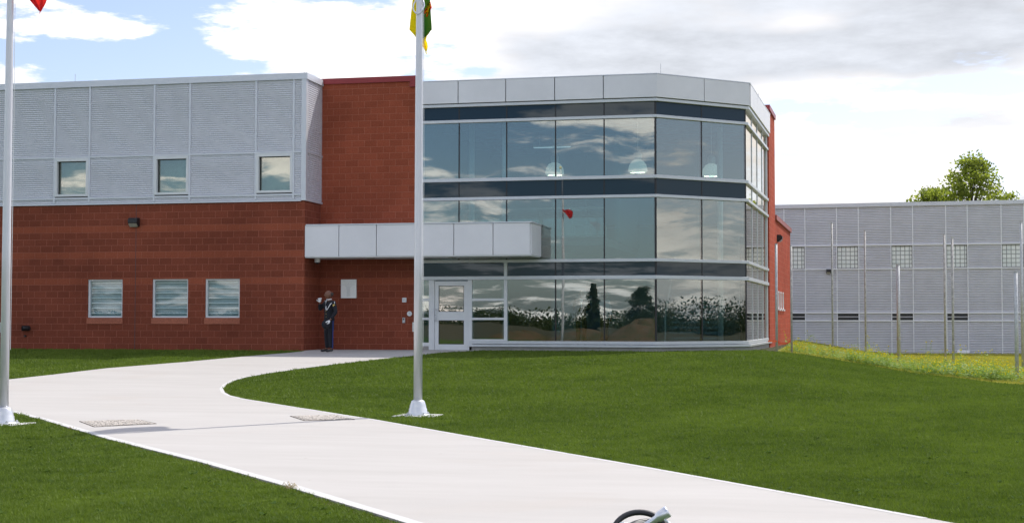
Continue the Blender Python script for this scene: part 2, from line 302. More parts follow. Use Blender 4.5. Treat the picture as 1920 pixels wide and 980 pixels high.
# ------------------------------------------------------------------ mesh helpers
def tag(o, label=None, cat=None, group=None, kind=None):
    for k, v in (('label', label), ('category', cat), ('group', group), ('kind', kind)):
        if v: o[k] = v
    return o
def empty(name, loc, label=None, cat=None, group=None):
    o = bpy.data.objects.new(name, None); COL.objects.link(o); o.location = loc; o.empty_display_size = .2
    return tag(o, label, cat, group)
def worldloc(o):
    p = Vector((0, 0, 0))
    while o is not None: p += o.location; o = o.parent
    return p
class Wf:                      # a vertical wall frame: s along, o outward, z up
    def __init__(s, p0, p1):
        s.p = Vector((p0[0], p0[1])); d = Vector((p1[0]-p0[0], p1[1]-p0[1])); s.len = d.length; s.d = d.normalized(); s.n = Vector((s.d.y, -s.d.x))
    def pt(s, a, o, z): q = s.p+s.d*a+s.n*o; return (q.x, q.y, z)
class MB:
    def __init__(s): s.v = []; s.f = []; s.m = []; s.uv = []; s.mi = 0; s.smooth = False
    def face(s, pts, uv=None):
        i = len(s.v); s.v += [tuple(p) for p in pts]; s.f.append(tuple(range(i, i+len(pts)))); s.m.append(s.mi); s.uv.append(uv)
    def box(s, x0, x1, y0, y1, z0, z1): s.hexa([(x0, y0), (x1, y0), (x1, y1), (x0, y1)], z0, z1)
    def hexa(s, q, z0, z1): s.prism(q, z0, z1)
    def prism(s, q, z0, z1):
        a = sum(q[i][0]*q[(i+1) % len(q)][1]-q[(i+1) % len(q)][0]*q[i][1] for i in range(len(q)))
        if a < 0: q = q[::-1]
        n = len(q); i = len(s.v); s.v += [(p[0], p[1], z0) for p in q]+[(p[0], p[1], z1) for p in q]
        fs = [tuple(i+k for k in range(n))[::-1], tuple(i+n+k for k in range(n))]+[(i+k, i+(k+1) % n, i+n+(k+1) % n, i+n+k) for k in range(n)]
        for f in fs: s.f.append(f); s.m.append(s.mi); s.uv.append(None)
    def wbox(s, w, a0, a1, o0, o1, z0, z1): s.prism([w.pt(a0, o0, 0)[:2], w.pt(a0, o1, 0)[:2], w.pt(a1, o1, 0)[:2], w.pt(a1, o0, 0)[:2]], z0, z1)
    def tube(s, pts, r, n=10, cap=True):
        pts = [Vector(p) for p in pts]; rs = r if isinstance(r, (list, tuple)) else [r]*len(pts); rings = []; ref = None
        for k, p in enumerate(pts):
            d = ((pts[k+1] if k+1 < len(pts) else p)-(pts[k-1] if k else p)).normalized()
            if ref is None: ref = Vector((0, 0, 1)) if abs(d.z) < .9 else Vector((1, 0, 0))
            a = d.cross(ref).normalized(); b = a.cross(d).normalized(); ref = b
            i = len(s.v); s.v += [tuple(p+(a*math.cos(t)+b*math.sin(t))*rs[k]) for t in [2*math.pi*j/n for j in range(n)]]; rings.append(i)
        for k in range(len(rings)-1):
            for j in range(n): s.f.append((rings[k]+j, rings[k]+(j+1) % n, rings[k+1]+(j+1) % n, rings[k+1]+j)); s.m.append(s.mi); s.uv.append(None)
        if cap:
            for q in (tuple(range(rings[0], rings[0]+n))[::-1], tuple(range(rings[-1], rings[-1]+n))): s.f.append(q); s.m.append(s.mi); s.uv.append(None)
    def lathe(s, c, prof, n=20):
        rings = []
        for r, z in prof:
            i = len(s.v); s.v += [(c[0]+r*math.cos(2*math.pi*j/n), c[1]+r*math.sin(2*math.pi*j/n), c[2]+z) for j in range(n)]; rings.append(i)
        for k in range(len(rings)-1):
            for j in range(n): s.f.append((rings[k]+j, rings[k]+(j+1) % n, rings[k+1]+(j+1) % n, rings[k+1]+j)); s.m.append(s.mi); s.uv.append(None)
    def ball(s, c, r, sc=(1, 1, 1), n=12, m=8):
        rings = []
        for k in range(m+1):
            ph = math.pi*k/m; i = len(s.v)
            s.v += [(c[0]+r*sc[0]*math.sin(ph)*math.cos(2*math.pi*j/n), c[1]+r*sc[1]*math.sin(ph)*math.sin(2*math.pi*j/n), c[2]-r*sc[2]*math.cos(ph)) for j in range(n)]; rings.append(i)
        for k in range(m):
            for j in range(n): s.f.append((rings[k]+j, rings[k]+(j+1) % n, rings[k+1]+(j+1) % n, rings[k+1]+j)); s.m.append(s.mi); s.uv.append(None)
    def build(s, name, mats, parent=None, smooth=False, bevel=0):
        off = worldloc(parent) if parent else Vector((0, 0, 0))
        me = bpy.data.meshes.new(name); me.from_pydata([(v[0]-off.x, v[1]-off.y, v[2]-off.z) for v in s.v], [], s.f)
        if not isinstance(mats, (list, tuple)): mats = [mats]
        for m in mats: me.materials.append(m)
        me.polygons.foreach_set('material_index', s.m)
        if any(u is not None for u in s.uv):
            ul = me.uv_layers.new(name='UVMap'); li = 0
            for f, u in zip(s.f, s.uv):
                for k in range(len(f)):
                    if u: ul.data[li].uv = u[k]
                    li += 1
        if smooth: me.shade_smooth()
        me.update()
        o = bpy.data.objects.new(name, me); COL.objects.link(o)
        if parent: o.parent = parent
        if bevel:
            b = o.modifiers.new('bevel', 'BEVEL'); b.width = bevel; b.segments = 2; b.limit_method = 'ANGLE'
        return o
def copy_tree(o, parent=None):
    c = o.copy(); COL.objects.link(c)
    if parent: c.parent = parent
    for ch in [x for x in COL.objects if x.parent == o]: copy_tree(ch, c)
    return c
def strip(mb, poly, o0, o1, z0, z1):      # mitred band along a polyline
    P = [Vector(p) for p in poly]; n = len(P); ds = [(P[i+1]-P[i]).normalized() for i in range(n-1)]
    ns = [Vector((d.y, -d.x)) for d in ds]
    def off(i, o):
        if i == 0: return P[0]+ns[0]*o
        if i == n-1: return P[-1]+ns[-1]*o
        b = (ns[i-1]+ns[i]); b /= b.dot(ns[i]); return P[i]+b*o
    q = [off(i, o0) for i in range(n)]+[off(i, o1) for i in range(n)][::-1]
    mb.prism([(p.x, p.y) for p in q], z0, z1)
def brickwall(mb, w, a0, a1, z0, z1, holes=(), depth=.16, uo=0.0, o=0.0):
    xs = sorted({a0, a1, *[h[0] for h in holes], *[h[1] for h in holes]}); zs = sorted({z0, z1, *[h[2] for h in holes], *[h[3] for h in holes]})
    for i in range(len(xs)-1):
        for j in range(len(zs)-1):
            cx, cz = (xs[i]+xs[i+1])/2, (zs[j]+zs[j+1])/2
            if any(h[0] < cx < h[1] and h[2] < cz < h[3] for h in holes): continue
            q = [(xs[i], zs[j]), (xs[i+1], zs[j]), (xs[i+1], zs[j+1]), (xs[i], zs[j+1])]
            mb.face([w.pt(a, o, z) for a, z in q], [(a+uo, z) for a, z in q])
    for (h0, h1, k0, k1) in holes:
        for (p, q) in (((h0, k0), (h0, k1)), ((h1, k1), (h1, k0)), ((h0, k1), (h1, k1)), ((h1, k0), (h0, k0))):
            mb.face([w.pt(p[0], o, p[1]), w.pt(q[0], o, q[1]), w.pt(q[0], o-depth, q[1]), w.pt(p[0], o-depth, p[1])], [(p[0]+uo, p[1]), (q[0]+uo, q[1]), (q[0]+uo+.1, q[1]), (p[0]+uo+.1, p[1])])
def corr(mb, w, a0, a1, z0, z1, pitch=.0635, amp=.013, o=0.0):
    n = int((z1-z0)/pitch*4); lv = []
    for k in range(n+1):
        z = z0+k*(z1-z0)/n; t = 2*math.pi*(z/pitch); oo = o+amp*max(-1, min(1, 1.5*math.sin(t)))
        i = len(mb.v); mb.v += [w.pt(a0, oo, z), w.pt(a1, oo, z)]; lv.append(i)
    for k in range(n): mb.f.append((lv[k], lv[k]+1, lv[k+1]+1, lv[k+1])); mb.m.append(mb.mi); mb.uv.append(None)

# ------------------------------------------------------------------ terrain
def sm(t): t = np.clip(t, 0, 1); return t*t*(3-2*t)
def terr(x, y):
    s = sm((np.asarray(y, float)-21)/20); w = sm((np.asarray(x, float)+2)/5)
    b = .012*np.sin(np.asarray(x)*1.1+.4)*np.cos(np.asarray(y)*.9)
    return -.6*(1-s*(1-w))+b*sm((30-np.asarray(y, float))/6+.0)*0
def T(x, y): return float(terr(x, y))
def ground(px, py):            # where the line of sight through a photo point meets the terrain
    r = camdir((px-960)/CF, -(py-490)/CF, 1); t = 4.0
    while t < 300:
        p = r*t
        if CH+p.z <= T(p.x, p.y): return Vector((p.x, p.y, T(p.x, p.y)))
        t += .01
def onto(lst): return [tuple(ground(*p).xy) for p in lst]
PATH_TOP = [(-26, 24.2), (-20, 25.0)]+onto([(-45, 724), (0, 715), (100, 704), (200, 692), (275, 686), (350, 680), (480, 668), (540, 663), (565, 660.5)])+[(-15.0, 39.97)]
ISLAND = [(-10.0, 40.9)]+onto([(832, 662), (780, 668), (710, 675), (640, 683), (570, 692), (500, 702), (462, 709), (440, 715), (424, 723), (418, 731), (421, 738), (432, 744), (460, 750.5), (500, 757), (600, 773), (700, 789), (900, 825), (1200, 878), (1500, 933), (1740, 978)])+[(8.5, 1.5), (14, -8)]
PATH_BOT = [(8, -8), (4, 2)]+onto([(740, 980), (540, 918), (380, 872), (200, 826), (80, 790), (0, 770)])+[(-15.4, 22.2), (-20, 21.2), (-26, 20.4)]
PATH = PATH_TOP+[(-15.05, 39.99), (-15.05, 41.38), (-10.05, 41.48)]+ISLAND+PATH_BOT
LAWN = [(-60, -25), (-60, 41), (-16, 41.3), (-1.9, 43.9), (-1.64, 43.39), (.55, 44.4), (1.4, 44.3), (1.85, 43.8), (2.6, 41.9), (3.38, 39.5), (4.2, 36.3), (5.4, 34.0), (9, 31), (22, 27), (22, -25)]
def inpoly(x, y, poly):
    x = np.asarray(x, float); y = np.asarray(y, float); r = np.zeros(x.shape, bool); n = len(poly)
    for i in range(n):
        x0, y0 = poly[i]; x1, y1 = poly[(i+1) % n]
        c = ((y0 > y) != (y1 > y)) & (x < (x1-x0)*(y-y0)/(y1-y0+1e-12)+x0); r ^= c
    return r
def draped(name, poly, mats, dz, thick=0.0, step=.75, kind='structure', smooth=True):
    bm = bmesh.new(); vs = [bm.verts.new((p[0], p[1], 0)) for p in poly]; es = [bm.edges.new((vs[i], vs[(i+1) % len(vs)])) for i in range(len(vs))]
    bmesh.ops.triangle_fill(bm, use_beauty=True, edges=es)
    ys = [p[1] for p in poly]; xs = [p[0] for p in poly]
    y = max(min(ys), 14)
    while y < max(ys):
        bmesh.ops.bisect_plane(bm, geom=bm.verts[:]+bm.edges[:]+bm.faces[:], plane_co=(0, y, 0), plane_no=(0, 1, 0)); y += step
    x = -2.0
    while x < min(3.6, max(xs)):
        bmesh.ops.bisect_plane(bm, geom=bm.verts[:]+bm.edges[:]+bm.faces[:], plane_co=(x, 0, 0), plane_no=(1, 0, 0)); x += .5
    for f in bm.faces:
        if f.normal.z < 0: f.normal_flip()
    if thick:
        be = [e for e in bm.edges if e.is_boundary]
        r = bmesh.ops.extrude_edge_only(bm, edges=be); low = {v for v in r['geom'] if isinstance(v, bmesh.types.BMVert)}
    else: low = set()
    for v in bm.verts: v.co.z = T(v.co.x, v.co.y)+dz-(thick if v in low else 0)
    bmesh.ops.recalc_face_normals(bm, faces=bm.faces)
    me = bpy.data.meshes.new(name); bm.to_mesh(me); bm.free()
    for m in mats if isinstance(mats, list) else [mats]: me.materials.append(m)
    o = bpy.data.objects.new(name, me); COL.objects.link(o)
    if kind: o['kind'] = kind
    return o
def gridax(a, b, step, far):
    c = list(np.arange(a, b+.001, step)); s = step; x = b
    while x < far: s *= 1.5; x += s; c.append(x)
    s = step; x = a; pre = []
    while x > -far: s *= 1.5; x -= s; pre.append(x)
    return pre[::-1]+c
gx = gridax(-28, 16, .5, 1400); gy = gridax(4, 60, .5, 1400)
gm = MB(); X, Y = np.meshgrid(gx, gy); Z = terr(X, Y)-.012
for a in range(len(gy)):
    for b in range(len(gx)): gm.v.append((gx[b], gy[a], float(Z[a, b])))
nx = len(gx)
for a in range(len(gy)-1):
    for b in range(nx-1): gm.f.append((a*nx+b, a*nx+b+1, (a+1)*nx+b+1, (a+1)*nx+b)); gm.m.append(0); gm.uv.append(None)
tag(gm.build('ground', M['field'], smooth=True), kind='structure')
draped('meadow', [(-1.5, 42.5), (3, 36), (6, 30), (30, 24), (30, 68), (-1.3, 68), (-1.3, 61)], M['meadow_soil'], -.008)
draped('lawn', LAWN, M['lawn_soil'], -.002)
draped('path', PATH, M['conc'], .03, .12)
def along(poly, w0, w1, dz, name, m, wob=0.0, seg=.25, z_out=None):
    P = [Vector(p) for p in poly]; pts = []
    for i in range(len(P)-1):
        k = max(1, int((P[i+1]-P[i]).length/seg))
        for j in range(k): pts.append(P[i].lerp(P[i+1], j/k))
    pts.append(P[-1]); mb = MB(); r0 = []
    for i, p in enumerate(pts):
        d = (pts[min(i+1, len(pts)-1)]-pts[max(i-1, 0)]).normalized(); n = Vector((d.y, -d.x))
        a = p+n*w0; b = p+n*(w1+(random.uniform(-wob, wob) if wob else 0)); i0 = len(mb.v)
        mb.v += [(a.x, a.y, T(a.x, a.y)+dz), (b.x, b.y, T(b.x, b.y)+(dz if z_out is None else z_out))]
        if i: mb.f.append((i0-2, i0-1, i0+1, i0)); mb.m.append(0); mb.uv.append(None)
    return tag(mb.build(name, m), kind='structure')
# tooled pale rim of the slab and the bare soil left along it
along(PATH_BOT[1:9], -.004, .11, .032, 'path_edge', M['conc_edge'])
along(ISLAND[4:21], -.004, .07, .032, 'path_edge', M['conc_edge'])
_flip = lambda p: p[::-1]
def soil_band(poly, side, w, nm='soil'): along(poly, side*.0, side*w, .008, nm, M['soil'], wob=w*.35, seg=.12, z_out=.006)

# ------------------------------------------------------------------ main building
B = empty('detention_building', (-12, 48, 0), 'two storey red block and silver metal building with a glass walled corner and entrance canopy', 'building')
FW = Wf((-34, 40), (-15.07, 40)); sx = lambda x: x+34
# left wing: brick ground storey
wins = [(sx(-22.11), sx(-20.95), .99, 2.16), (sx(-19.96), sx(-18.79), .99, 2.16), (sx(-18.23), sx(-17.12), .99, 2.16)]
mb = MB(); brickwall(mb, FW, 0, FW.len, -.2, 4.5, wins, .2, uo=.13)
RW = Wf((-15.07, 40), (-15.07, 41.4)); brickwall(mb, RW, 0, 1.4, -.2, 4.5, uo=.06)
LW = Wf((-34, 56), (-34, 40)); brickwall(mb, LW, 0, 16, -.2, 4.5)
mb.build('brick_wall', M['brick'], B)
mb = MB(); mb.wbox(FW, sx(-20.53), sx(-20.515), -.01, .003, 0, 4.48); mb.build('control_joint', M['joint'], B)
# cladding storey
cl = MB(); bays = [-34, -29.93, -28.76, -26.6, -25.43, -23.27, -22.09, -19.93, -18.76, -16.62, -15.42, -15.09]
upw = [(-26.6, -25.43), (-23.27, -22.09), (-19.93, -18.76), (-16.62, -15.42)]
for i in range(len(bays)-1):
    a, b = bays[i], bays[i+1]; iswin = any(abs(a-u[0]) < .01 for u in upw)
    corr(cl, FW, sx(a), sx(b), 5.93, 8.1, o=.03)
    if not iswin: corr(cl, FW, sx(a), sx(b), 4.66, 5.93, o=.03)
    corr(cl, FW, sx(a), sx(b), 4.5, 4.66, o=.03)
cl.build('metal_cladding', M['clad'], B)
cr = MB(); corr(cr, RW, 0.03, 1.36, 4.5, 8.1, o=.03, amp=.012); cr.build('metal_cladding', M['clad'], B)
for x in bays[1:-1]:
    t = MB(); t.wbox(FW, sx(x)-.03, sx(x)+.03, .02, .062, 4.52, 8.1); t.build('vertical_trim', M['trim'], B)
t = MB(); t.prism([(-15.17, 39.93), (-15.02, 39.93), (-15.02, 40.08), (-15.17, 40.08)], 4.48, 8.1); t.build('corner_trim', M['trim'], B)
for z0, z1 in ((5.90, 5.95), (4.47, 4.53)): t = MB(); t.wbox(RW, .02, 1.38, .02, .06, z0, z1); t.build('horizontal_trim', M['trim'], B)
for z0, z1 in ((5.905, 5.96), (4.63, 4.685), (4.455, 4.5)):
    t = MB(); t.wbox(FW, 0, sx(-15.18), .0, .066, z0, z1); t.build('horizontal_trim', M['trim'], B)
t = MB(); strip(t, [(-34, 40), (-15.07, 40), (-15.07, 41.34)], -.3, .085, 8.1, 8.29); t.build('parapet', M['trim'], B)
# interior shells and roofs
t = MB(); t.box(-34, -15.1, 40.4, 56, 8.0, 8.06); t.box(-15.1, -12.0, 41.6, 56, 8.0, 8.06); t.build('roof', M['roof'], B)
t = MB(); t.box(-34, -15.15, 43.6, 43.7, .0, 8.0); t.box(-34, -15.15, 40.25, 43.6, 4.2, 4.3); t.box(-34, -15.15, 40.25, 43.6, 7.2, 7.25); t.build('inner_wall', M['int_dark'], B)
t = MB(); t.box(-34, -2.0, 56, 56.2, -.6, 8.0); t.build('rear_wall', M['brick_plain'], B)
for (a, b) in upw:      # upper windows
    f = MB()
    for q in ((a+.03, a+.10, 4.72, 5.90), (b-.10, b-.03, 4.72, 5.90), (a+.10, b-.10, 5.81, 5.90), (a+.10, b-.10, 4.72, 4.79)): f.wbox(FW, sx(q[0]), sx(q[1]), -.12, .075, q[2], q[3])
    w = f.build('window', M['white'], B)
    p = MB(); p.wbox(FW, sx(a+.1), sx(b-.1), -.07, -.05, 4.79, 5.81); p.build('pane', M['glass_w'], w)
    p = MB(); p.wbox(FW, sx(a+.04), sx(b-.04), -.24, -.22, 4.73, 5.9); p.build('blind', M['shade'], w)
    p = MB()
    for q in ((a+.1, a+.125, 4.79, 5.81), (a+.125, b-.1, 5.79, 5.81)): p.wbox(FW, sx(q[0]), sx(q[1]), -.05, -.03, q[2], q[3])
    p.build('gasket', M['dark'], w)
for (a0, a1, z0, z1) in wins:     # lower windows with bars behind the glass
    f = MB()
    for q in ((a0, a0+.06, z0, z1), (a1-.045, a1, z0, z1), (a0+.06, a1-.045, z1-.045, z1), (a0+.06, a1-.045, z0, z0+.05)): f.wbox(FW, q[0]+.001, q[1]-.001, -.14, -.035, q[2]+.001, q[3]-.001)
    w = f.build('window', M['white'], B)
    p = MB(); p.wbox(FW, a0+.06, a1-.045, -.09, -.08, z0+.05, z1-.045); p.build('pane', M['glass_low'], w)
    for k in range(7):
        p = MB(); zz = z0+.12+k*.155; p.wbox(FW, a0+.04, a1-.03, -.17, -.12, zz, zz+.026); p.build('bar', M['bar'], w)
    p = MB(); p.wbox(FW, a0+.02, a1-.02, -.22, -.20, z0, z1); p.build('blind', M['blind'], w)
    p = MB(); p.wbox(FW, a0-.02, a1+.02, -.05, .02, z0-.19, z0-.012); p.build('sill', M['brick_plain'], w)
# recess brick block
RB = Wf((-15.07, 41.36), (-12.04, 41.36))
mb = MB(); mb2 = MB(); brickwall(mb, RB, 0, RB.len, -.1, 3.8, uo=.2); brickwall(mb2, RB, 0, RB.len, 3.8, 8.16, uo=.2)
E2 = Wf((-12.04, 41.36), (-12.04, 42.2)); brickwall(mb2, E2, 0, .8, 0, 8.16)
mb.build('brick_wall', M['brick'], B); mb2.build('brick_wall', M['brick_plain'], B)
t = MB(); t.box(-15.07, -12.0, 41.30, 41.8, 8.16, 8.33); t.box(-12.22, -12.0, 41.295, 41.7, 7.99, 8.16); t.build('red_flashing', M['flash'], B)
# glass corner
C0, C1, C2, C3 = (-12.03, 41.5), (-4.78, 41.5), (-2.28, 43.73), (-1.93, 50.5)
GP = [C0, C1, C2, C3]
WG, WC, WS = Wf(C0, C1), Wf(C1, C2), Wf(C2, C3)
gxs = [-12.0, -10.72, -9.25, -7.76, -6.30, -4.78]
fr = [x+12.03 for x in gxs]
side = [0, 1.7, 3.4, 5.1, 6.5]
rows = [(6.95, 7.34, 'spandrel'), (5.18, 6.86, 'glass'), (4.61, 5.08, 'spandrel'), (2.73, 4.52, 'glass'), (2.24, 2.64, 'spandrel'), (.31, 2.13, 'glass')]
for (z0, z1, k) in rows:
    for w, cuts in ((WG, fr), (WC, [0, WC.len/2, WC.len]), (WS, side)):
        for i in range(len(cuts)-1):
            if w is WG and z0 < 1 and i < 2: continue
            if w is WG and abs(z0-2.24) < .01 and i < 2: continue
            p = MB(); p.wbox(w, cuts[i]+.018, cuts[i+1]-.018, -.02, 0, z0, z1); p.build('glass_pane' if k == 'glass' else 'spandrel_pane', M['glass'] if (k == 'glass') else (M['spandrel'] if w is not WS else M['glass_w']), B)
p = MB(); p.wbox(WG, .03, 12.03-9.30, -.02, 0, 2.24, 2.62); p.build('spandrel_pane', M['spandrel'], B)
zc = {i: True for i in range(4)}
for i, x in enumerate(fr[1:-1]):
    t = MB(); t.wbox(WG, x-.018, x+.018, -.10, .006, 2.7 if i < 1 else (2.73 if i == 1 else .31), 7.34); t.build('mullion', M['dark'], B)
t = MB(); t.prism([WG.pt(WG.len-.03, .008, 0)[:2], (C1[0]+.004, C1[1]-.008), WC.pt(.03, .008, 0)[:2], WC.pt(.0, -.1, 0)[:2]], .31, 7.34); t.build('mullion', M['dark'], B)
t = MB(); t.wbox(WC, WC.len/2-.018, WC.len/2+.018, -.1, .006, .31, 7.34); t.build('mullion', M['dark'], B)
t = MB(); t.wbox(WC, WC.len-.045, WC.len, -.06, .006, .31, 7.34); t.build('mullion', M['dark'], B)
for a in side[1:-1]:
    t = MB(); t.wbox(WS, a-.03, a+.03, -.08, .02, .31, 7.34); t.build('mullion', M['alu'], B)
t = MB(); t.wbox(WS, 6.5, 6.78, -.1, .04, .15, 7.4); t.build('mullion', M['alu'], B)
for z0, z1, o in ((7.34, 7.43, .11), (6.86, 6.95, .08), (5.08, 5.18, .08), (4.52, 4.61, .08), (2.64, 2.73, .08)):
    t = MB(); strip(t, [C0, C1, C2, C3], -.12, o, z0, z1); t.build('transom', M['alu'], B, bevel=.008)
t = MB(); strip(t, [C0, C1, C2, C3], -.12, .08, 2.13, 2.24); t.build('transom', M['alu'], B, bevel=.008)
t = MB(); strip(t, [(-10.38, 41.5), C1, C2, C3], -.12, .06, .22, .31); strip(t, [(-10.38, 41.5), C1, C2, (-1.9, 51.0)], -.12, .12, .135, .205); t.build('sill', M['alu'], B, bevel=.006)
t = MB(); strip(t, [(-10.38, 41.5), C1, C2, (-1.9, 50.9)], -.3, .05, -.5, .135); t.build('plinth', M['plinth'], B)
t = MB(); strip(t, [(-12.03, 41.5), (-11.60, 41.5)], -.2, .03, -.1, .14); t.build('plinth', M['plinth'], B)
# parapet panels with open joints
t = MB(); strip(t, [C0, C1, C2, C3], -.25, .09, 7.44, 8.08); t.build('parapet_backing', M['joint'], B)
jx = [-12.0, -10.72, -9.25, -7.76, -6.30]
segs = [[(jx[i]+.012, 41.5), (jx[i+1]-.012, 41.5)] for i in range(4)]
segs.append([(jx[4]+.012, 41.5), C1, WC.pt(WC.len/2-.012, 0, 0)[:2]]); segs.append([WC.pt(WC.len/2+.012, 0, 0)[:2], WC.pt(WC.len+.04, 0, 0)[:2]])
segs += [[WS.pt(a+(.06 if i == 0 else .01), 0, 0)[:2], WS.pt(b-.01, 0, 0)[:2]] for i, (a, b) in enumerate(((0, 2.2), (2.2, 4.4), (4.4, 6.7)))]
for s_ in segs: t = MB(); strip(t, s_, .08, .15, 7.45, 8.12); t.build('parapet_panel', M['panel'], B, bevel=.006)
t = MB(); strip(t, [C0, C1, C2, C3], -.3, .155, 8.125, 8.15); t.build('parapet_cap', M['trim'], B)
FP = [(-12.0, 41.62), (-4.83, 41.62), (-2.42, 43.78), (-2.10, 50.4), (-2.10, 55.9), (-12.0, 55.9)]
t = MB(); t.prism(FP, 7.5, 7.7); t.build('roof', M['roof'], B)
t = MB(); t.prism(FP, 7.36, 7.44); t.build('ceiling', M['ceil'], B)
t = MB(); t.prism(FP, .02, .14); t.build('floor', M['int_floor'], B)
t = MB(); t.box(-12, -6.9, 45.6, 55.8, 3.35, 3.62); t.build('upper_floor', M['ceil'], B)
t = MB(); t.box(-11.9, -2.3, 53.9, 54.0, .15, 7.36); t.build('inner_wall', M['int_wall'], B)
t = MB(); t.box(-12.02, -11.9, 41.7, 54, .15, 7.36); t.box(-9.0, -8.85, 47.5, 53.8, .15, 7.3); t.box(-7.0, -6.85, 48.5, 53.9, 3.6, 7.3); t.build('inner_wall', M['int_wall'], B)
for (x, y) in ((-10.75, 43.2), (-9.55, 42.6), (-3.2, 45.6)):
    t = MB(); t.tube([(x, y, .15), (x, y, 7.3)], .09, 16); t.build('inner_column', M['white'], B, smooth=True)
for k in range(4):      # open roof joists
    t = MB(); y = 43.6+k*2.2; t.tube([(-11.8, y, 7.25), (-2.6, y, 7.25)], .03, 6); t.tube([(-11.8, y, 6.85), (-2.6, y, 6.85)], .03, 6)
    for j in range(18): t.tube([(-11.8+j*.5, y, 6.85 if j % 2 else 7.25), (-11.3+j*.5, y, 7.25 if j % 2 else 6.85)], .012, 5)
    t.build('roof_joist', M['int_wall'], B)
rl = MB(); rl.wbox(Wf((-11.8, 45.5), (-6.9, 45.5)), 0, 4.9, 0, .015, 3.65, 4.45); rl.build('balcony_glass', M['glass'], B)
rl = MB(); rl.tube([(-11.8, 45.5, 4.55), (-6.9, 45.5, 4.55)], .03, 8); rl.tube([(-11.8, 45.48, 3.62), (-6.9, 45.48, 3.62)], .03, 8); rl.build('balcony_rail', M['alu'], B)
st = MB()
for k in range(11): st.box(-4.9, -3.2, 45.6+k*.28, 45.9+k*.28, .15+k*.17, .21+k*.17)
st.build('stair', M['int_wall'], B)
st = MB(); st.tube([(-4.95, 45.5, 1.1), (-4.95, 48.8, 3.1)], .03, 8); st.tube([(-4.95, 45.5, .15), (-4.95, 45.5, 1.1)], .03, 8); st.build('stair_rail', M['alu'], B)
# entrance: door and side lights
fm = MB()
ex = lambda x: x+12.03
for q in ((-11.64, -11.47, 0, 2.13), (-10.43, -10.30, 0, 2.13), (-9.32, -9.22, .31, 2.64), (-12.02, -11.96, .14, 2.13)): fm.wbox(WG, ex(q[0]), ex(q[1]), -.12, .05, q[2], q[3])
for (a, b) in ((-11.96, -11.64), (-10.30, -9.32)):
    for z0, z1 in ((1.50, 1.575), (.93, 1.0), (.31, .36) if a > -11 else (.14, .25)): fm.wbox(WG, ex(a), ex(b), -.1, .045, z0, z1)
fm.build('entrance_frame', M['white'], B, bevel=.006)
for (a, b) in ((-11.96, -11.64), (-10.30, -9.32)):
    for z0, z1 in ((1.575, 2.13), (1.0, 1.50), (.36 if a > -11 else .25, .93)): p = MB(); p.wbox(WG, ex(a), ex(b), -.02, 0, z0, z1); p.build('glass_pane', M['glass'], B)
dr = MB()
for q in ((-11.465, -11.34, .02, 2.10), (-10.555, -10.435, .02, 2.10), (-11.34, -10.555, 1.96, 2.10), (-11.34, -10.555, .92, 1.18), (-11.34, -10.555, .02, .20)): dr.wbox(WG, ex(q[0]), ex(q[1]), -.04, .02, q[2], q[3])
door = dr.build('door', M['white'], B, bevel=.004)
for z0, z1 in ((1.18, 1.96), (.20, .92)):
    p = MB(); p.wbox(WG, ex(-11.34), ex(-10.555), -.015, 0, z0, z1); p.build('pane', glass_mat('door_glass', .3, (.5, .5, .5), .002), door)
    p = MB()
    for q in ((-11.34, -11.325, z0, z1), (-10.57, -10.555, z0, z1), (-11.325, -10.57, z1-.015, z1), (-11.325, -10.57, z0, z0+.015)): p.wbox(WG, ex(q[0]), ex(q[1]), 0, .012, q[2], q[3])
    p.build('gasket', M['dark'], door)
h = MB(); h.tube([WG.pt(ex(-11.40), .02, 1.25), WG.pt(ex(-11.40), .10, 1.25), WG.pt(ex(-11.40), .11, 1.22), WG.pt(ex(-11.40), .11, .94), WG.pt(ex(-11.40), .10, .91), WG.pt(ex(-11.40), .02, .91)], .013, 8)
h.tube([WG.pt(ex(-11.46), .03, 1.25), WG.pt(ex(-11.36), .10, 1.25)], .011, 6); h.tube([WG.pt(ex(-11.46), .03, .91), WG.pt(ex(-11.36), .10, .91)], .011, 6); h.build('handle', M['alu'], door, smooth=True)
h = MB(); h.tube([WG.pt(ex(-11.44), .01, 1.08), WG.pt(ex(-11.44), .03, 1.08)], .02, 10); h.build('lock', M['steel'], door)
# canopy
cx = [-15.06, -13.99, -12.83, -11.66, -10.48, -9.31, -8.21]
CN = Wf((-15.06, 40), (-8.21, 40))
t = MB(); t.box(-15.04, -8.23, 40.03, 41.33, 2.81, 3.74); t.build('canopy_core', M['joint'], B)
for i in range(6):
    t = MB(); t.box(cx[i]+.01, cx[i+1]-.01, 39.97, 40.04, 2.80, 3.72); t.build('canopy_panel', M['panel'], B, bevel=.005)
t = MB(); t.box(-8.235, -8.18, 40.05, 41.46, 2.80, 3.72); t.build('canopy_panel', M['panel'], B, bevel=.005)
t = MB(); t.box(-15.02, -8.16, 39.95, 41.42, 3.725, 3.76); t.build('canopy_cap', M['trim'], B)
t = MB(); t.box(-15.04, -8.2, 39.99, 41.34, 2.77, 2.80); t.build('canopy_soffit', M['white'], B)
for x in (-13.2, -10.7):
    t = MB(); t.lathe((x, 40.6, 2.755), [(0.001, 0), (.11, 0), (.13, .016)], 16); t.build('soffit_light', M['lens'], B)
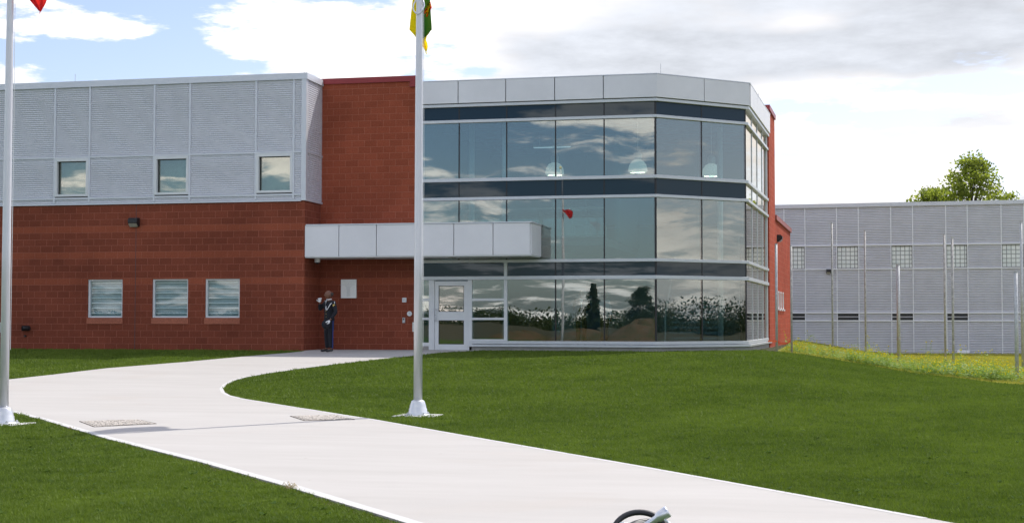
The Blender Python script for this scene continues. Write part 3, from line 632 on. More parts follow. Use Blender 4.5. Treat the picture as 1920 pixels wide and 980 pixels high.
# right hand pier and lower wing
D0, D1, D2 = (-1.93, 50.5), (-1.74, 53.1), (-1.38, 61.4)
PF = Wf((-2.2, 50.5), (-1.84, 50.48)); PS = Wf((-1.84, 50.48), (-1.72, 53.1)); WB = Wf((-1.72, 53.1), (-1.36, 61.4))
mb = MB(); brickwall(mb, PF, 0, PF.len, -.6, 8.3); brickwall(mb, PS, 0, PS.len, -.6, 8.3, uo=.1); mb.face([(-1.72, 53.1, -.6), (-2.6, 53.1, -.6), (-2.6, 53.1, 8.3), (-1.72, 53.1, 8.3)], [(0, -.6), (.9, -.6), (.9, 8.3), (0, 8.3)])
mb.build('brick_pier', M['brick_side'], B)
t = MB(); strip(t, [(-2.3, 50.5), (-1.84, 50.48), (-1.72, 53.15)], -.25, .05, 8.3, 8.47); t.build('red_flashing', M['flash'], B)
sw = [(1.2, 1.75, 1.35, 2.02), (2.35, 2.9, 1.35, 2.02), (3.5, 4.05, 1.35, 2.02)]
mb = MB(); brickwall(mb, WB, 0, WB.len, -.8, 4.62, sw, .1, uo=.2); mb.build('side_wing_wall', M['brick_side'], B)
t = MB(); strip(t, [(-1.72, 53.1), (-1.36, 61.4)], -.3, .06, 4.62, 4.80); t.build('red_flashing', mat('faded_red_flashing', (.36, .12, .11), .5), B)
t = MB(); t.prism([(-1.75, 53.2), (-1.4, 61.4), (-8, 61.4), (-8, 53.2)], 4.4, 4.5); t.prism([(-1.36, 61.38), (-8, 61.38), (-8, 61.3), (-1.36, 61.3)], -.6, 4.6); t.build('roof', M['roof'], B)
for (a0, a1, z0, z1) in sw:
    f = MB()
    for q in ((a0, a0+.08, z0, z1), (a1-.08, a1, z0, z1), (a0+.08, a1-.08, z1-.06, z1), (a0+.08, a1-.08, z0, z0+.08)): f.wbox(WB, q[0], q[1], -.09, .01, q[2], q[3])
    f.wbox(WB, a0-.03, a1+.03, -.05, .06, z0-.06, z0-.001)
    w = f.build('window', M['white'], B); p = MB(); p.wbox(WB, a0+.08, a1-.08, -.05, -.04, z0+.08, z1-.06); p.build('pane', M['blind'], w)
t = MB(); t.wbox(WB, 0, 8, -1.3, -1.2, 0, 4); t.build('inner_wall', M['int_dark'], B)
for (x, y, z) in ((-23.2, 41, 8.3), (-15.5, 41, 8.3), (-4.7, 42.2, 8.15), (-2.1, 48.5, 8.15)):
    t = MB(); t.tube([(x, y, z-.2), (x, y, z+.42)], .008, 5); t.build('lightning_rod', M['steel'], B)
# pipe outlets low on the brick wall
t = MB(); t.tube([(-24.12, 40.0, .66), (-24.12, 39.86, .66), (-24.2, 39.78, .66)], .085, 14, cap=False); t.ball((-24.14, 39.95, .66), .07); t.build('vent_pipe', M['black'], B, smooth=True)
t = MB(); t.tube([(-24.2, 40.0, .42), (-24.2, 39.93, .42)], .03, 10); t.build('small_pipe', M['black'], B)

# ------------------------------------------------------------------ fixtures on the walls
def wall_light(x, y, z, dx, dy, label, s=1.0):
    o = empty('wall_light', (x, y, z), label, 'wall light', 'wall mounted floodlights')
    b = MB(); w = Wf((x-dx*.5*s, y-dy*.5*s), (x+dx*.5*s, y+dy*.5*s)); L = w.len; n = w.n
    def P(a, o_, zz): q = w.pt(a, o_, zz); return q
    pr = [(0, -.13), (0, .13), (.13, .13), (.20, .07), (.20, -.02), (.06, -.13)]
    A = [P(0, o_*s, z+zz*s) for o_, zz in pr]; C = [P(L, o_*s, z+zz*s) for o_, zz in pr]
    for i in range(6): j = (i+1) % 6; b.face([A[i], A[j], C[j], C[i]])
    b.face(A[::-1]); b.face(C); b.build('housing', M['black'], o)
    l = MB(); l.face([P(.02, .185*s, z-.04*s), P(L-.02, .185*s, z-.04*s), P(L-.02, .075*s, z-.135*s), P(.02, .075*s, z-.135*s)]); l.face([P(.02, .10*s, z-.15*s), P(L-.02, .10*s, z-.15*s), P(L-.02, .2*s, z-.06*s), P(.02, .2*s, z-.06*s)]); l.build('lens', M['lens'], o)
    return o
wall_light(-20.55, 40.0, 3.9, .3, 0, 'black wall light on the red block wall above the barred windows')
q = WB.pt(.9, 0, 0); wall_light(q[0], q[1], 3.98, WB.d.x*.3, WB.d.y*.3, 'dark wall light high on the sunlit red side wall of the low wing')
sc = empty('security_camera', (-14.85, 40.5, 2.77), 'small pale dome camera under the left end of the entrance canopy', 'camera')
t = MB(); t.lathe((-14.85, 40.5, 2.60), [(.001, 0), (.04, .01), (.06, .05)], 16); t.build('dome', M['black'], sc, smooth=True)
t = MB(); t.lathe((-14.85, 40.5, 2.60), [(.06, .05), (.085, .05), (.085, .17)], 16); t.build('housing', M['white'], sc)
pl = empty('plaque', (-14.13, 41.35, 1.58), 'square pale stone plaque etched with a sheaf on the recessed red wall beside the person', 'plaque')
t = MB(); t.box(-14.38, -13.89, 41.30, 41.357, 1.59, 2.16); t.build('slab', M['stone'], pl, bevel=.006)
e = MB()
for k in range(7):
    s_ = (k-3)/3; xs = -14.135+s_*.05
    e.tube([(xs, 41.299, 1.63), (xs, 41.299, 1.86)]+[(xs+s_*.16*(1-math.cos(a)), 41.299, 1.86+.19*math.sin(a)*(1-.25*abs(s_))) for a in (.4, .8, 1.2, 1.6, 2.0)], .0035, 5)
e.build('etched_sheaf', M['etched'], pl)
ic = empty('intercom', (-12.38, 41.35, 1.5), 'small white intercom box on the red wall left of the entrance door', 'intercom')
t = MB(); t.box(-12.44, -12.31, 41.32, 41.357, 1.46, 1.60); t.build('box', M['white'], ic, bevel=.004); t = MB(); t.box(-12.41, -12.34, 41.314, 41.32, 1.50, 1.56); t.build('button', M['etched'], ic)
bl = empty('round_sensor', (-12.2, 41.35, 1.12), 'round white push plate on the red wall beside the central flagpole', 'push plate')
t = MB(); t.tube([(-12.21, 41.357, 1.12), (-12.21, 41.32, 1.12)], .075, 20); t.build('disc', M['white'], bl); t = MB(); t.tube([(-12.21, 41.32, 1.12), (-12.21, 41.31, 1.12)], .02, 10); t.build('button', M['steel'], bl)
kr = empty('card_reader', (-12.39, 41.35, .9), 'small dark grey card reader below the intercom on the red wall', 'card reader')
t = MB(); t.box(-12.43, -12.35, 41.32, 41.357, .84, 1.0); t.build('body', M['steel'], kr, bevel=.004); t = MB(); t.box(-12.41, -12.37, 41.314, 41.32, .93, .97); t.build('keypad', M['black'], kr)

# ------------------------------------------------------------------ pendant lamps and fittings inside
def pendant(x, y, z, label):
    o = empty('pendant_lamp', (x, y, z), label, 'pendant lamp', 'bell shaped pendant lamps behind the glass')
    t = MB(); t.lathe((x, y, z), [(.24, -.03), (.30, 0), (.31, .05), (.28, .2), (.20, .33), (.10, .38)], 24); t.build('shade', M['pglass'], o, smooth=True)
    t = MB(); t.lathe((x, y, z), [(.10, .37), (.13, .44), (.13, .58), (.06, .66), (.001, .66)], 20); t.build('housing', M['alu'], o, smooth=True)
    t = MB(); t.tube([(x, y, z+.64), (x, y, 7.3)], .012, 6); t.build('rod', M['alu'], o)
    t = MB(); t.ball((x, y, z+.02), .13, (1, 1, .6)); t.build('bulb', M['pend'], o, smooth=True)
    l = bpy.data.lights.new('bulb_light', 'POINT'); l.energy = 10; l.shadow_soft_size = .12; l.color = (1, .92, .8); lo = bpy.data.objects.new('bulb_light', l); COL.objects.link(lo); lo.parent = o; lo.location = (0, 0, .08)
def at_y(px_, py_, y): r = camdir((px_-960)/CF, -(py_-490)/CF, 1); t = y/r.y; return r.x*t, y, CH+r.z*t
for (px_, py_, y, lb) in ((1040, 327, 45.6, 'lit bell pendant lamp behind the dark mullion left of centre in the upper glass'), (1196, 322, 45.2, 'lit bell pendant lamp hanging behind the middle of the upper glass'), (1334, 329, 46.2, 'lit bell pendant lamp behind the rightmost upper pane near the corner')):
    pendant(*at_y(px_, py_, y), lb)
def tubelight(px_, py_, y, L, label):
    x, y, z = at_y(px_, py_, y); o = empty('ceiling_light', (x, y, z), label, 'ceiling light', 'linear lights inside the glass corner')
    t = MB(); t.box(x-L/2, x+L/2, y-.07, y+.07, z+.02, z+.07); t.build('housing', M['white'], o); t = MB(); t.box(x-L/2+.02, x+L/2-.02, y-.05, y+.05, z, z+.018); t.build('tube', M['tube'], o)
    t = MB(); t.tube([(x-L/3, y, z+.07), (x-L/3, y, 7.3)], .006, 4); t.tube([(x+L/3, y, z+.07), (x+L/3, y, 7.3)], .006, 4); t.build('hanger', M['alu'], o)
tubelight(1035, 277, 47.5, 1.3, 'long pale strip light high behind the third upper pane')
0 and tubelight(1170, 288, 49.5, 2.2, 'thin strip light behind the middle lit pendant lamp')
# chairs on the balcony
def chair(x, y, z, label):
    o = empty('lounge_chair', (x, y, z), label, 'chair', 'blue backed chairs on the balcony')
    t = MB(); t.box(x-.25, x+.25, y-.22, y+.25, z+.42, z+.50); t.build('seat', M['navy2'], o, bevel=.03)
    t = MB(); t.box(x-.24, x+.24, y-.27, y-.21, z+.46, z+1.05); t.build('backrest', M['navy2'], o, bevel=.04)
    for (dx, dy) in ((-.22, -.2), (.22, -.2), (-.22, .2), (.22, .2)): t = MB(); t.tube([(x+dx, y+dy, z), (x+dx, y+dy, z+.43)], .014, 6); t.build('leg', M['alu'], o)
M['navy2'] = mat('blue_vinyl', (.05, .13, .2), .5)
chair(-6.95-.85, 46.15, 3.62, 'blue chair back on the upper floor, left one of the pair behind the glass')
chair(-6.95-.25, 46.15, 3.62, 'blue chair back on the upper floor, right one of the pair behind the glass')

# ------------------------------------------------------------------ far clad building
an = math.radians(-3.5647); dn = Vector((-math.sin(an), math.cos(an))); dd = Vector((math.cos(an), math.sin(an)))
def fpt(s, D=68.0): q = dn*D+dd*s; return (q.x, q.y)
FB = empty('clad_building', (*fpt(2), -.6), 'low grey corrugated metal building with glass block windows behind the fence posts', 'building')
WFb = Wf(fpt(-14), fpt(26)); fs = lambda s: s+14
vb = [-14, -8.5, -7.5, -6.04, -5.07, -3.62, -2.63, -1.17, -.2, 1.26, 2.2, 3.66, 4.63, 6.1, 7.05, 8.5, 9.5, 12, 16, 21, 26]
fw = [(-6.04, -5.07), (-3.62, -2.63), (-1.17, -.2), (1.26, 2.2), (3.66, 4.63), (6.1, 7.05), (8.5, 9.5)]
cl = MB()
for i in range(len(vb)-1):
    a, b = vb[i], vb[i+1]; isw = any(abs(a-u[0]) < .01 for u in fw)
    for z0, z1 in ((4.40, 6.18), (1.26, 3.32), (.92, 1.26), (-.8, .92)): corr(cl, WFb, fs(a), fs(b), z0, z1, amp=.012, pitch=.0762)
    if not isw: corr(cl, WFb, fs(a), fs(b), 3.32, 4.40, amp=.012, pitch=.0762)
cl.build('metal_cladding', M['clad_far'], FB)
for s_ in vb[1:-1]: t = MB(); t.wbox(WFb, fs(s_)-.022, fs(s_)+.022, 0, .035, -.8, 6.18); t.build('vertical_trim', M['trim_far'], FB)
for z in (4.40, 3.30, 1.27, .90): t = MB(); t.wbox(WFb, 0, 40, 0, .045, z-.028, z+.028); t.build('horizontal_trim', M['trim_far'], FB)
t = MB(); t.wbox(WFb, 0, 40, -.5, .08, 6.18, 6.36); t.build('parapet', M['trim'], FB)
t = MB(); t.prism([fpt(-14, 68.4), fpt(26, 68.4), fpt(26, 85), fpt(-14, 85)], 5.9, 6.0)
for (a, b) in ((fpt(-14, 68.2), fpt(-14, 85)), (fpt(26, 68.02), fpt(26, 85)), (fpt(-14, 85), fpt(26, 85))): t.wbox(Wf(a, b), 0, Wf(a, b).len, -.1, 0, -.7, 6.2)
t.build('roof', M['roof'], FB)
for (a, b) in fw:
    f = MB(); a2, b2 = fs(a)+.022, fs(b)-.022
    for qq in ((a2, a2+.02, 3.33, 4.37), (b2-.02, b2, 3.33, 4.37), (a2+.02, b2-.02, 4.35, 4.37), (a2+.02, b2-.02, 3.33, 3.35)): f.wbox(WFb, qq[0], qq[1], -.05, .02, qq[2], qq[3])
    w = f.build('window', M['dark'], FB)
    p = MB(); q4 = [(a2+.02, 3.35), (b2-.02, 3.35), (b2-.02, 4.35), (a2+.02, 4.35)]; p.face([WFb.pt(u, -.02, v) for u, v in q4], [(.99*(u-a2), v-3.35+.012) for u, v in q4]); p.build('glass_blocks', M['gblock'], w)
for (a, b) in fw[:4]:
    for z0 in (.94, 1.12):
        f = MB(); f.wbox(WFb, fs(a)+.03, fs(b)-.03, .012, .028, z0, z0+.11); w = f.build('wall_vent', M['dark'], FB)
        g = MB()
        for k in range(12): u = fs(a)+.06+k*(b-a-.12)/12; g.wbox(WFb, u, u+.03, .03, .04, z0+.03, z0+.08)
        g.build('vent_slot', M['joint'], w)
q = WFb.pt(fs(-3.99), .02, 0); wall_light(q[0], q[1], 3.2, dd.x*.27, dd.y*.27, 'small dark wall light on the far grey cladding below the glass block windows', .8)

# ------------------------------------------------------------------ fence posts
posts = [(1456.5, 659, 4.6, 458, 'steel post beside the lit side wall of the low red wing, under the wall light'),
         (1484.5, 662, 3.8, 461, 'thin steel post at the far end of the red wing wall'),
         (1561.5, 668, 3.2, 418, 'tall thin steel post left of the far wall light'),
         (1623.5, 674, 3.2, 433, 'thin pale steel post between the second and third glass block windows'),
         (1685.5, 678, 6.2, 497, 'short thick steel post in front of the third glass block window'),
         (1773, 683, 3.6, 440, 'tall grey steel post at the left edge of the fourth glass block window'),
         (1788, 694, 4.0, 447, 'steel post crossing the middle of the fourth glass block window'),
         (1907, 712, 6.6, 510, 'short thick pale steel post near the right edge above the weeds'),
         (1918, 690, 4.5, 417, 'tall steel post at the right edge of the photograph')]
for (bx, by, wpx, ty, lb) in posts:
    g = ground(bx, by); dist = math.hypot(g.x, g.y); rr = wpx*dist/CF/2
    r = camdir((bx-2-960)/CF, -(ty-490)/CF, 1); top = CH+r.z*dist/math.hypot(r.x, r.y)
    o = empty('fence_post', g, lb, 'post', 'bare steel fence posts standing in the weeds')
    t = MB(); t.tube([(g.x, g.y, g.z-.1), (g.x, g.y, top)], rr, 12); t.build('shaft', M['steel'] if wpx > 4 else M['steel_dirty'], o, smooth=True)
    t = MB(); t.tube([(g.x, g.y, top), (g.x, g.y, top+.02)], rr*1.12, 12); t.build('cap', M['steel'], o)
    if by in (694, 678): t = MB(); t.tube([(g.x, g.y, g.z+.8), (g.x, g.y, g.z+.9)], rr*1.15, 12, cap=False); t.build('clamp', M['steel_dirty'], o)
def ribbon(name, pts, w, m, label, cat):
    t = MB(); P = [Vector(p) for p in pts]
    for i in range(len(P)-1):
        a, b = P[i], P[i+1]; u = Vector((0, 0, w/2)); d = Vector((.004, .004, 0)); t.face([a-u+d, b-u+d, b+u+d, a+u+d]); t.face([a-u-d, a+u-d, b+u-d, b-u-d])
    return tag(t.build(name, m), label, cat)
ga, gb = ground(1456.5, 659), ground(1484.5, 662)
za = at_y(1456, 639, ga.y)[2]; zb = at_y(1484, 637, gb.y)[2]
ribbon('caution_ribbon', [(ga.x-.25, ga.y-.2, za), (ga.x, ga.y-.1, za)]+[tuple(ga.lerp(gb, k/8).xy)+(za+(zb-za)*k/8-.10*math.sin(math.pi*k/8),) for k in range(9)], .05, M['orange'], 'orange ribbon strung between the two posts beside the red wing', 'ribbon')
# ------------------------------------------------------------------ flagpoles and flags
def flagpole(px_, py_, label, top=7.6, butt=.070, lean=0.0):
    g = ground(px_, py_); o = empty('flagpole', g, label, 'flagpole', 'tapered pale metal flagpoles on concrete pads')
    t = MB(); t.box(g.x-.34, g.x+.34, g.y-.32, g.y+.32, g.z-.1, g.z+.03); f = t.build('concrete_pad', M['conc_edge'], o, bevel=.01); f.location = (0, 0, 0)
    t = MB(); t.lathe((g.x, g.y, g.z+.03), [(.21, 0), (.21, .014), (.155, .016), (.155, .02), (.15, .06), (.145, .065), (.145, .10), (.135, .11), (.13, .15), (.105, .22), (.10, .225), (butt+.004, .24), (butt, .24)], 32); t.build('base_flange', mat('bright_cast_aluminium', (.72, .73, .75), .3, .5, .05), o, smooth=True)
    H = top-g.z
    t = MB(); t.tube([(g.x, g.y, g.z+.05), (g.x, g.y, g.z+.3*H), (g.x, g.y, g.z+.6*H), (g.x, g.y, g.z+.8*H), (g.x, g.y, top)], [butt, butt*.97, butt*.86, butt*.72, butt*.55], 32); t.build('shaft', M['pole'], o, smooth=True)
    t = MB(); t.ball((g.x, g.y, top+.07), .08); t.build('finial', M['gold'], o, smooth=True)
    t = MB(); t.tube([(g.x+butt+.0, g.y+.04, g.z+1.1), (g.x+butt*.9+.01, g.y+.04, g.z+4), (g.x+butt*.75, g.y+.03, top-.1)], .004, 5); t.build('halyard', M['white'], o)
    t = MB(); t.box(g.x-.02-butt, g.x-butt+.01, g.y-.02, g.y+.02, g.z+1.35, g.z+1.5); t.build('cleat', M['steel'], o)
    for k in range(4):
        a = math.pi/4+k*math.pi/2; bx_, by_ = g.x+.185*math.cos(a), g.y+.185*math.sin(a)
        t = MB(); t.tube([(bx_, by_, g.z+.03), (bx_, by_, g.z+.075)], .012, 6); t.tube([(bx_, by_, g.z+.045), (bx_, by_, g.z+.062)], .02, 6); t.build('bolt', M['steel'], o)
    return o, g
def ring(o, g, z, rr=.09, hh=.15):
    t = MB(); pts = []
    for k in range(25):
        a = 2*math.pi*k/24; u = math.sin(a); v = -math.cos(a); wx = rr*u*(1-.35*max(0, v)); pts.append((g.x+wx, g.y-.075-.0*v if v < -.4 else g.y-.06+.06*(v+.4), z+hh*v))
    t.tube(pts, .012, 8, cap=False); t.build('retainer_ring', M['chrome'], o, smooth=True)
pA, gA = flagpole(783.5, 781, 'pale metal flagpole standing on the lawn before the entrance with the yellow and green flag', 7.75)
ring(pA, gA, 5.98)
pB, gB = flagpole(7, 797, 'pale metal flagpole at the left edge of the photograph with the red flag', 7.9, .063)
# the bare mulch ring remnants round the central pole
def flag(name, g, rows, colour, mats, label, depth, sign=1):
    """rows: (z, left offset, right offset); the cloth also streams back by depth with vertical folds"""
    t = MB(); n = 28; rs = []
    for (z, a, b, dp) in rows:
        i = len(t.v)
        for k in range(n+1):
            f = k/n; x = a+(b-a)*f+.012*math.sin(f*13+z*4); y = dp*math.sin(f*math.pi*.9+.1)+.03*math.sin(f*21+z*3); x += (y+.09)*g.x/g.y
            t.v.append((g.x+x, g.y+.09+y, z+.02*math.sin(f*9)))
        rs.append(i)
    for r in range(len(rs)-1):
        for k in range(n):
            t.f.append((rs[r]+k, rs[r]+k+1, rs[r+1]+k+1, rs[r+1]+k)); t.m.append(colour(rows[r][0], (k+.5)/n)); t.uv.append(None)
    o = t.build(name, mats, smooth=True); me = o.data
    # move origin to the pole
    me.transform(Matrix.Translation((-g.x, -g.y, 0))); o.location = (g.x, g.y, 0)
    at = me.attributes.new('rnd', 'FLOAT', 'POINT'); at.data.foreach_set('value', rng.random(len(me.vertices)).astype(np.float32)*.3+.3)
    return tag(o, label, 'flag')
def zof(g, px_):
    dep = g.x*_f.x+g.y*_f.y; hd = math.hypot(g.x, g.y)
    def f(yy): q = camdir((px_-960)/CF, -(yy-490)/CF, 1); return CH+q.z*hd/math.hypot(q.x, q.y)
    return f, dep/CF
zr, pxm = zof(gA, 790)
R1 = []
RAW = ((-150, 0, 8, .1), (-120, -6, 14, .5), (-90, -8, 17, .8), (-60, -9, 19, .95), (-30, -11, 20, .95), (0, -13, 22, .9), (20, -15, 24, .85), (45, -18, 26, .8), (52, -19, 26, .75), (58, -14, 20, .6), (66, -8, 15.5, .3), (74, -3, 13.5, .25), (82, 3, 16, .2), (88, 9, 16, .2), (94, 13, 14.5, .15))
for (yy, a, b, dp) in RAW:
    R1.append((zr(yy), a*pxm, b*pxm, dp))
def colA(z, f):
    yy = np.interp(-z, [-zr(q) for q in (-150, -75, 0, 50, 100)], (-150, -75, 0, 50, 100))
    if yy < 50: return 0 if f < .55 else 1
    if yy < 57: return 2 if f < .25 else (0 if f < .75 else 1)
    return 0 if yy < 84 else 2
fa = flag('flag', gA, R1, colA, [M['f_yellow'], M['f_green'], M['f_pale']], 'limp yellow and green flag with a red emblem hanging behind the central flagpole', .3)
em = MB()      # emblem: red lobed shape with yellow strokes
ecx, ecy = gA.x+18*pxm, gA.y-.0
def eo(x, yy):
    yy -= 11
    ys_ = [q[0] for q in RAW]; a = np.interp(yy, ys_, [q[1] for q in RAW]); b = np.interp(yy, ys_, [q[2] for q in RAW]); dp = np.interp(yy, ys_, [q[3] for q in RAW])
    f = (x-a)/(b-a); y = .09+dp*math.sin(f*math.pi*.9+.1)+.03*math.sin(f*21+zr(yy)*3)-.03
    return (gA.x+x*pxm+y*gA.x/gA.y, gA.y+y, zr(yy))
P_ = [eo(*p) for p in ((9, 9), (14, 8), (16, 3), (21, 5), (22.5, 12), (24.5, 22), (21, 25), (16, 27), (13, 23), (15, 17), (10, 16))]
em.face(P_)
eo_ = em.build('emblem', M['f_red'], fa)
def fx(o):
    o.data.attributes.new('rnd', 'FLOAT', 'POINT'); return o
eo_.location = (0, 0, 0)
e2 = MB()
for (a, b) in (((12, 13), (17, 18)), ((17, 9), (17.5, 17)), ((21, 10), (18, 17)), ((23, 16), (18, 18)), ((15, 22), (18, 18)), ((19, 23), (18, 18)), ((15, 15), (19, 20)), ((20, 13), (18.5, 19))):
    p, q = eo(*a), eo(*b); e2.tube([(p[0], p[1]-.006, p[2]), (q[0], q[1]-.006, q[2])], .008, 5)
e2.build('emblem_strokes', M['f_yellow'], fa)
zrb, pxb = zof(gB, 40)
R2 = []
for (yy, a, b, dp) in ((-34, 6, 60, .3), (-24, 10, 78, .3), (-12, 26, 80, .3), (0, 40, 79, .4), (8, 47, 76, .3), (15, 53, 72, .25), (22, 60, 66, .2)):
    R2.append((zrb(yy), a*pxb, b*pxb, dp*.5))
fb = flag('flag', gB, R2, lambda z, f: (0), [M['f_red'], M['f_white']], 'drooping red flag whose lower corner shows beside the left flagpole', .2)

# ------------------------------------------------------------------ gravel squares set in the path
def gravel(corners, label):
    P = [ground(*c) for c in corners]; c = sum(P, Vector())/4
    o = empty('gravel_square', (c.x, c.y, c.z), label, 'gravel bed', 'square gravel beds cut into the path')
    zt = c.z+.03
    t = MB(); t.prism([(p.x, p.y) for p in P], zt-.02, zt+.004)
    t.build('bed', M['gravel'], o)
    t = MB()
    for i in range(4):
        a, b = P[i], P[(i+1) % 4]; w = Wf((a.x, a.y), (b.x, b.y)); t.wbox(w, -.005, w.len+.005, -.012, .004, zt-.02, zt+.0055+.0004*i)
    t.build('rim', M['bark'], o)
    t = MB()
    for k in range(900):
        u, v = random.uniform(.04, .96), random.uniform(.04, .96); p = (P[0]*(1-u)+P[1]*u)*(1-v)+(P[3]*(1-u)+P[2]*u)*v; s_ = random.uniform(.008, .02)
        t.ball((p.x, p.y, zt+.008), s_, (1, random.uniform(.7, 1.1), .7), 5, 3)
    tag(t.build('gravel', mat('pale_pebbles', (.55, .50, .44), .9, 0, .4, 40), o), kind='stuff')
gravel([(150, 793.5), (260, 790.5), (292, 798), (178, 804)], 'square gravel patch in the concrete path nearer the left lawn edge')
gravel([(545, 783.5), (632, 782), (664, 790), (572, 792)], 'square gravel patch in the concrete path nearer the central flagpole')

# ------------------------------------------------------------------ vegetation
def tri_mesh(name, V, m, rnd, parent=None, nv=3):
    n = len(V)//nv; me = bpy.data.meshes.new(name); me.vertices.add(len(V)); me.vertices.foreach_set('co', V.astype(np.float32).ravel())
    me.loops.add(len(V)); me.loops.foreach_set('vertex_index', np.arange(len(V), dtype=np.int32)); me.polygons.add(n)
    me.polygons.foreach_set('loop_start', np.arange(0, len(V), nv, dtype=np.int32)); me.polygons.foreach_set('loop_total', np.full(n, nv, dtype=np.int32))
    me.update(calc_edges=True); me.materials.append(m)
    at = me.attributes.new('rnd', 'FLOAT', 'POINT'); at.data.foreach_set('value', np.repeat(rnd, nv).astype(np.float32))
    o = bpy.data.objects.new(name, me); COL.objects.link(o)
    if parent: o.parent = parent
    return o
def blades(x, y, z, L, w, lean):
    n = len(x); a = rng.uniform(0, 2*np.pi, n); b = rng.uniform(0, 2*np.pi, n); le = lean*rng.uniform(.3, 1.0, n)*L
    dx, dy = np.cos(a)*w/2, np.sin(a)*w/2
    V = np.zeros((n, 3, 3)); V[:, 0] = np.stack([x-dx, y-dy, z], 1); V[:, 1] = np.stack([x+dx, y+dy, z], 1)
    V[:, 2] = np.stack([x+np.cos(b)*le, y+np.sin(b)*le, z+L*rng.uniform(.55, 1.0, n)], 1)
    return V.reshape(-1, 3)
def inview(x, y, m=2.0):
    a = np.arctan2(x, y); fov = math.atan(960/CF); r = np.hypot(x, y)
    return (a > -CYAW-fov-m/r) & (a < -CYAW+fov+m/r)
def scatter(N, y0, y1, reject_path=True, poly=LAWN):
    # density falls with distance
    u = rng.random(N); y = y0*(y1/y0)**u; x = rng.uniform(-1, .32, N)*y
    k = inview(x, y)
    if poly is not None: k &= inpoly(x, y, poly)
    if reject_path: k &= ~inpoly(x, y, PATH)
    k &= ~((y > 39.95) & (x < -15)) & ~((y > 41.4) & (x < -4.6)) & ~((x < -1.8) & (x > -4.9) & (y > 41.5+(x+4.8)*.89))
    return x[k], y[k]
gxp, gyp = scatter(3000000, 9.0, 46)
dst = np.hypot(gxp, gyp)
clump = rng.random(len(gxp))*.0+.5+.5*np.sin(gxp*2.1+np.sin(gyp*1.7)*2)*np.cos(gyp*2.3+np.sin(gxp*1.3))
hsh = lambda c: (np.sin(np.floor(gxp*c)*127.1+np.floor(gyp*c)*311.7)*43758.5453) % 1
fine = hsh(9.0)*.6+hsh(4.3)*.4
Lg = (.022+.018*rng.random(len(gxp))+.010*clump+.040*fine**2)*np.clip(dst/20, .9, 1.2)
V = blades(gxp, gyp, terr(gxp, gyp)-.004, Lg, np.clip(dst/1100, .009, .03), .9)
tag(tri_mesh('lawn_grass', V, M['grass'], rng.random(len(gxp))), 'mown green lawn grass either side of the pale path', 'grass', kind='stuff')
# plantain and clover rosettes in the mown grass
RV = []
for k in range(1500):
    y = 10*3.6**random.random(); x = random.uniform(-1, .3)*y
    if not inview(x, y) or not inpoly([x], [y], LAWN)[0] or inpoly([x], [y], PATH)[0]: continue
    z = T(x, y)+.015
    for j in range(random.randint(4, 9)):
        a = random.uniform(0, 6.28); L_ = random.uniform(.025, .055); w_ = L_*.3; c = Vector((x, y, z)); d = Vector((math.cos(a), math.sin(a), random.uniform(.15, .6))); q = Vector((-math.sin(a), math.cos(a), .1)); RV.append([c, c+d*L_*.5+q*w_, c+d*L_, c+d*L_*.5-q*w_])
tag(tri_mesh('lawn_clover', np.array([[tuple(p) for p in q] for q in RV]).reshape(-1, 3), M['clover'], rng.random(len(RV)), nv=4), 'small broad leaved rosettes dotted through the mown lawn', 'ground cover', kind='stuff')
# meadow beyond
N = 260000; my = rng.uniform(36, 67.5, N); mx = rng.uniform(-.05, .2, N)*my; k = ~inpoly(mx, my, LAWN) & (mx > -1.3); mx, my = mx[k], my[k]
V = blades(mx, my, terr(mx, my)-.015, .05+.06*rng.random(len(mx)), np.full(len(mx), .03), .8)
tag(tri_mesh('meadow_grass', V, M['meadow'], rng.random(len(mx))), 'yellowish rough grass before the grey metal building', 'grass', kind='stuff')
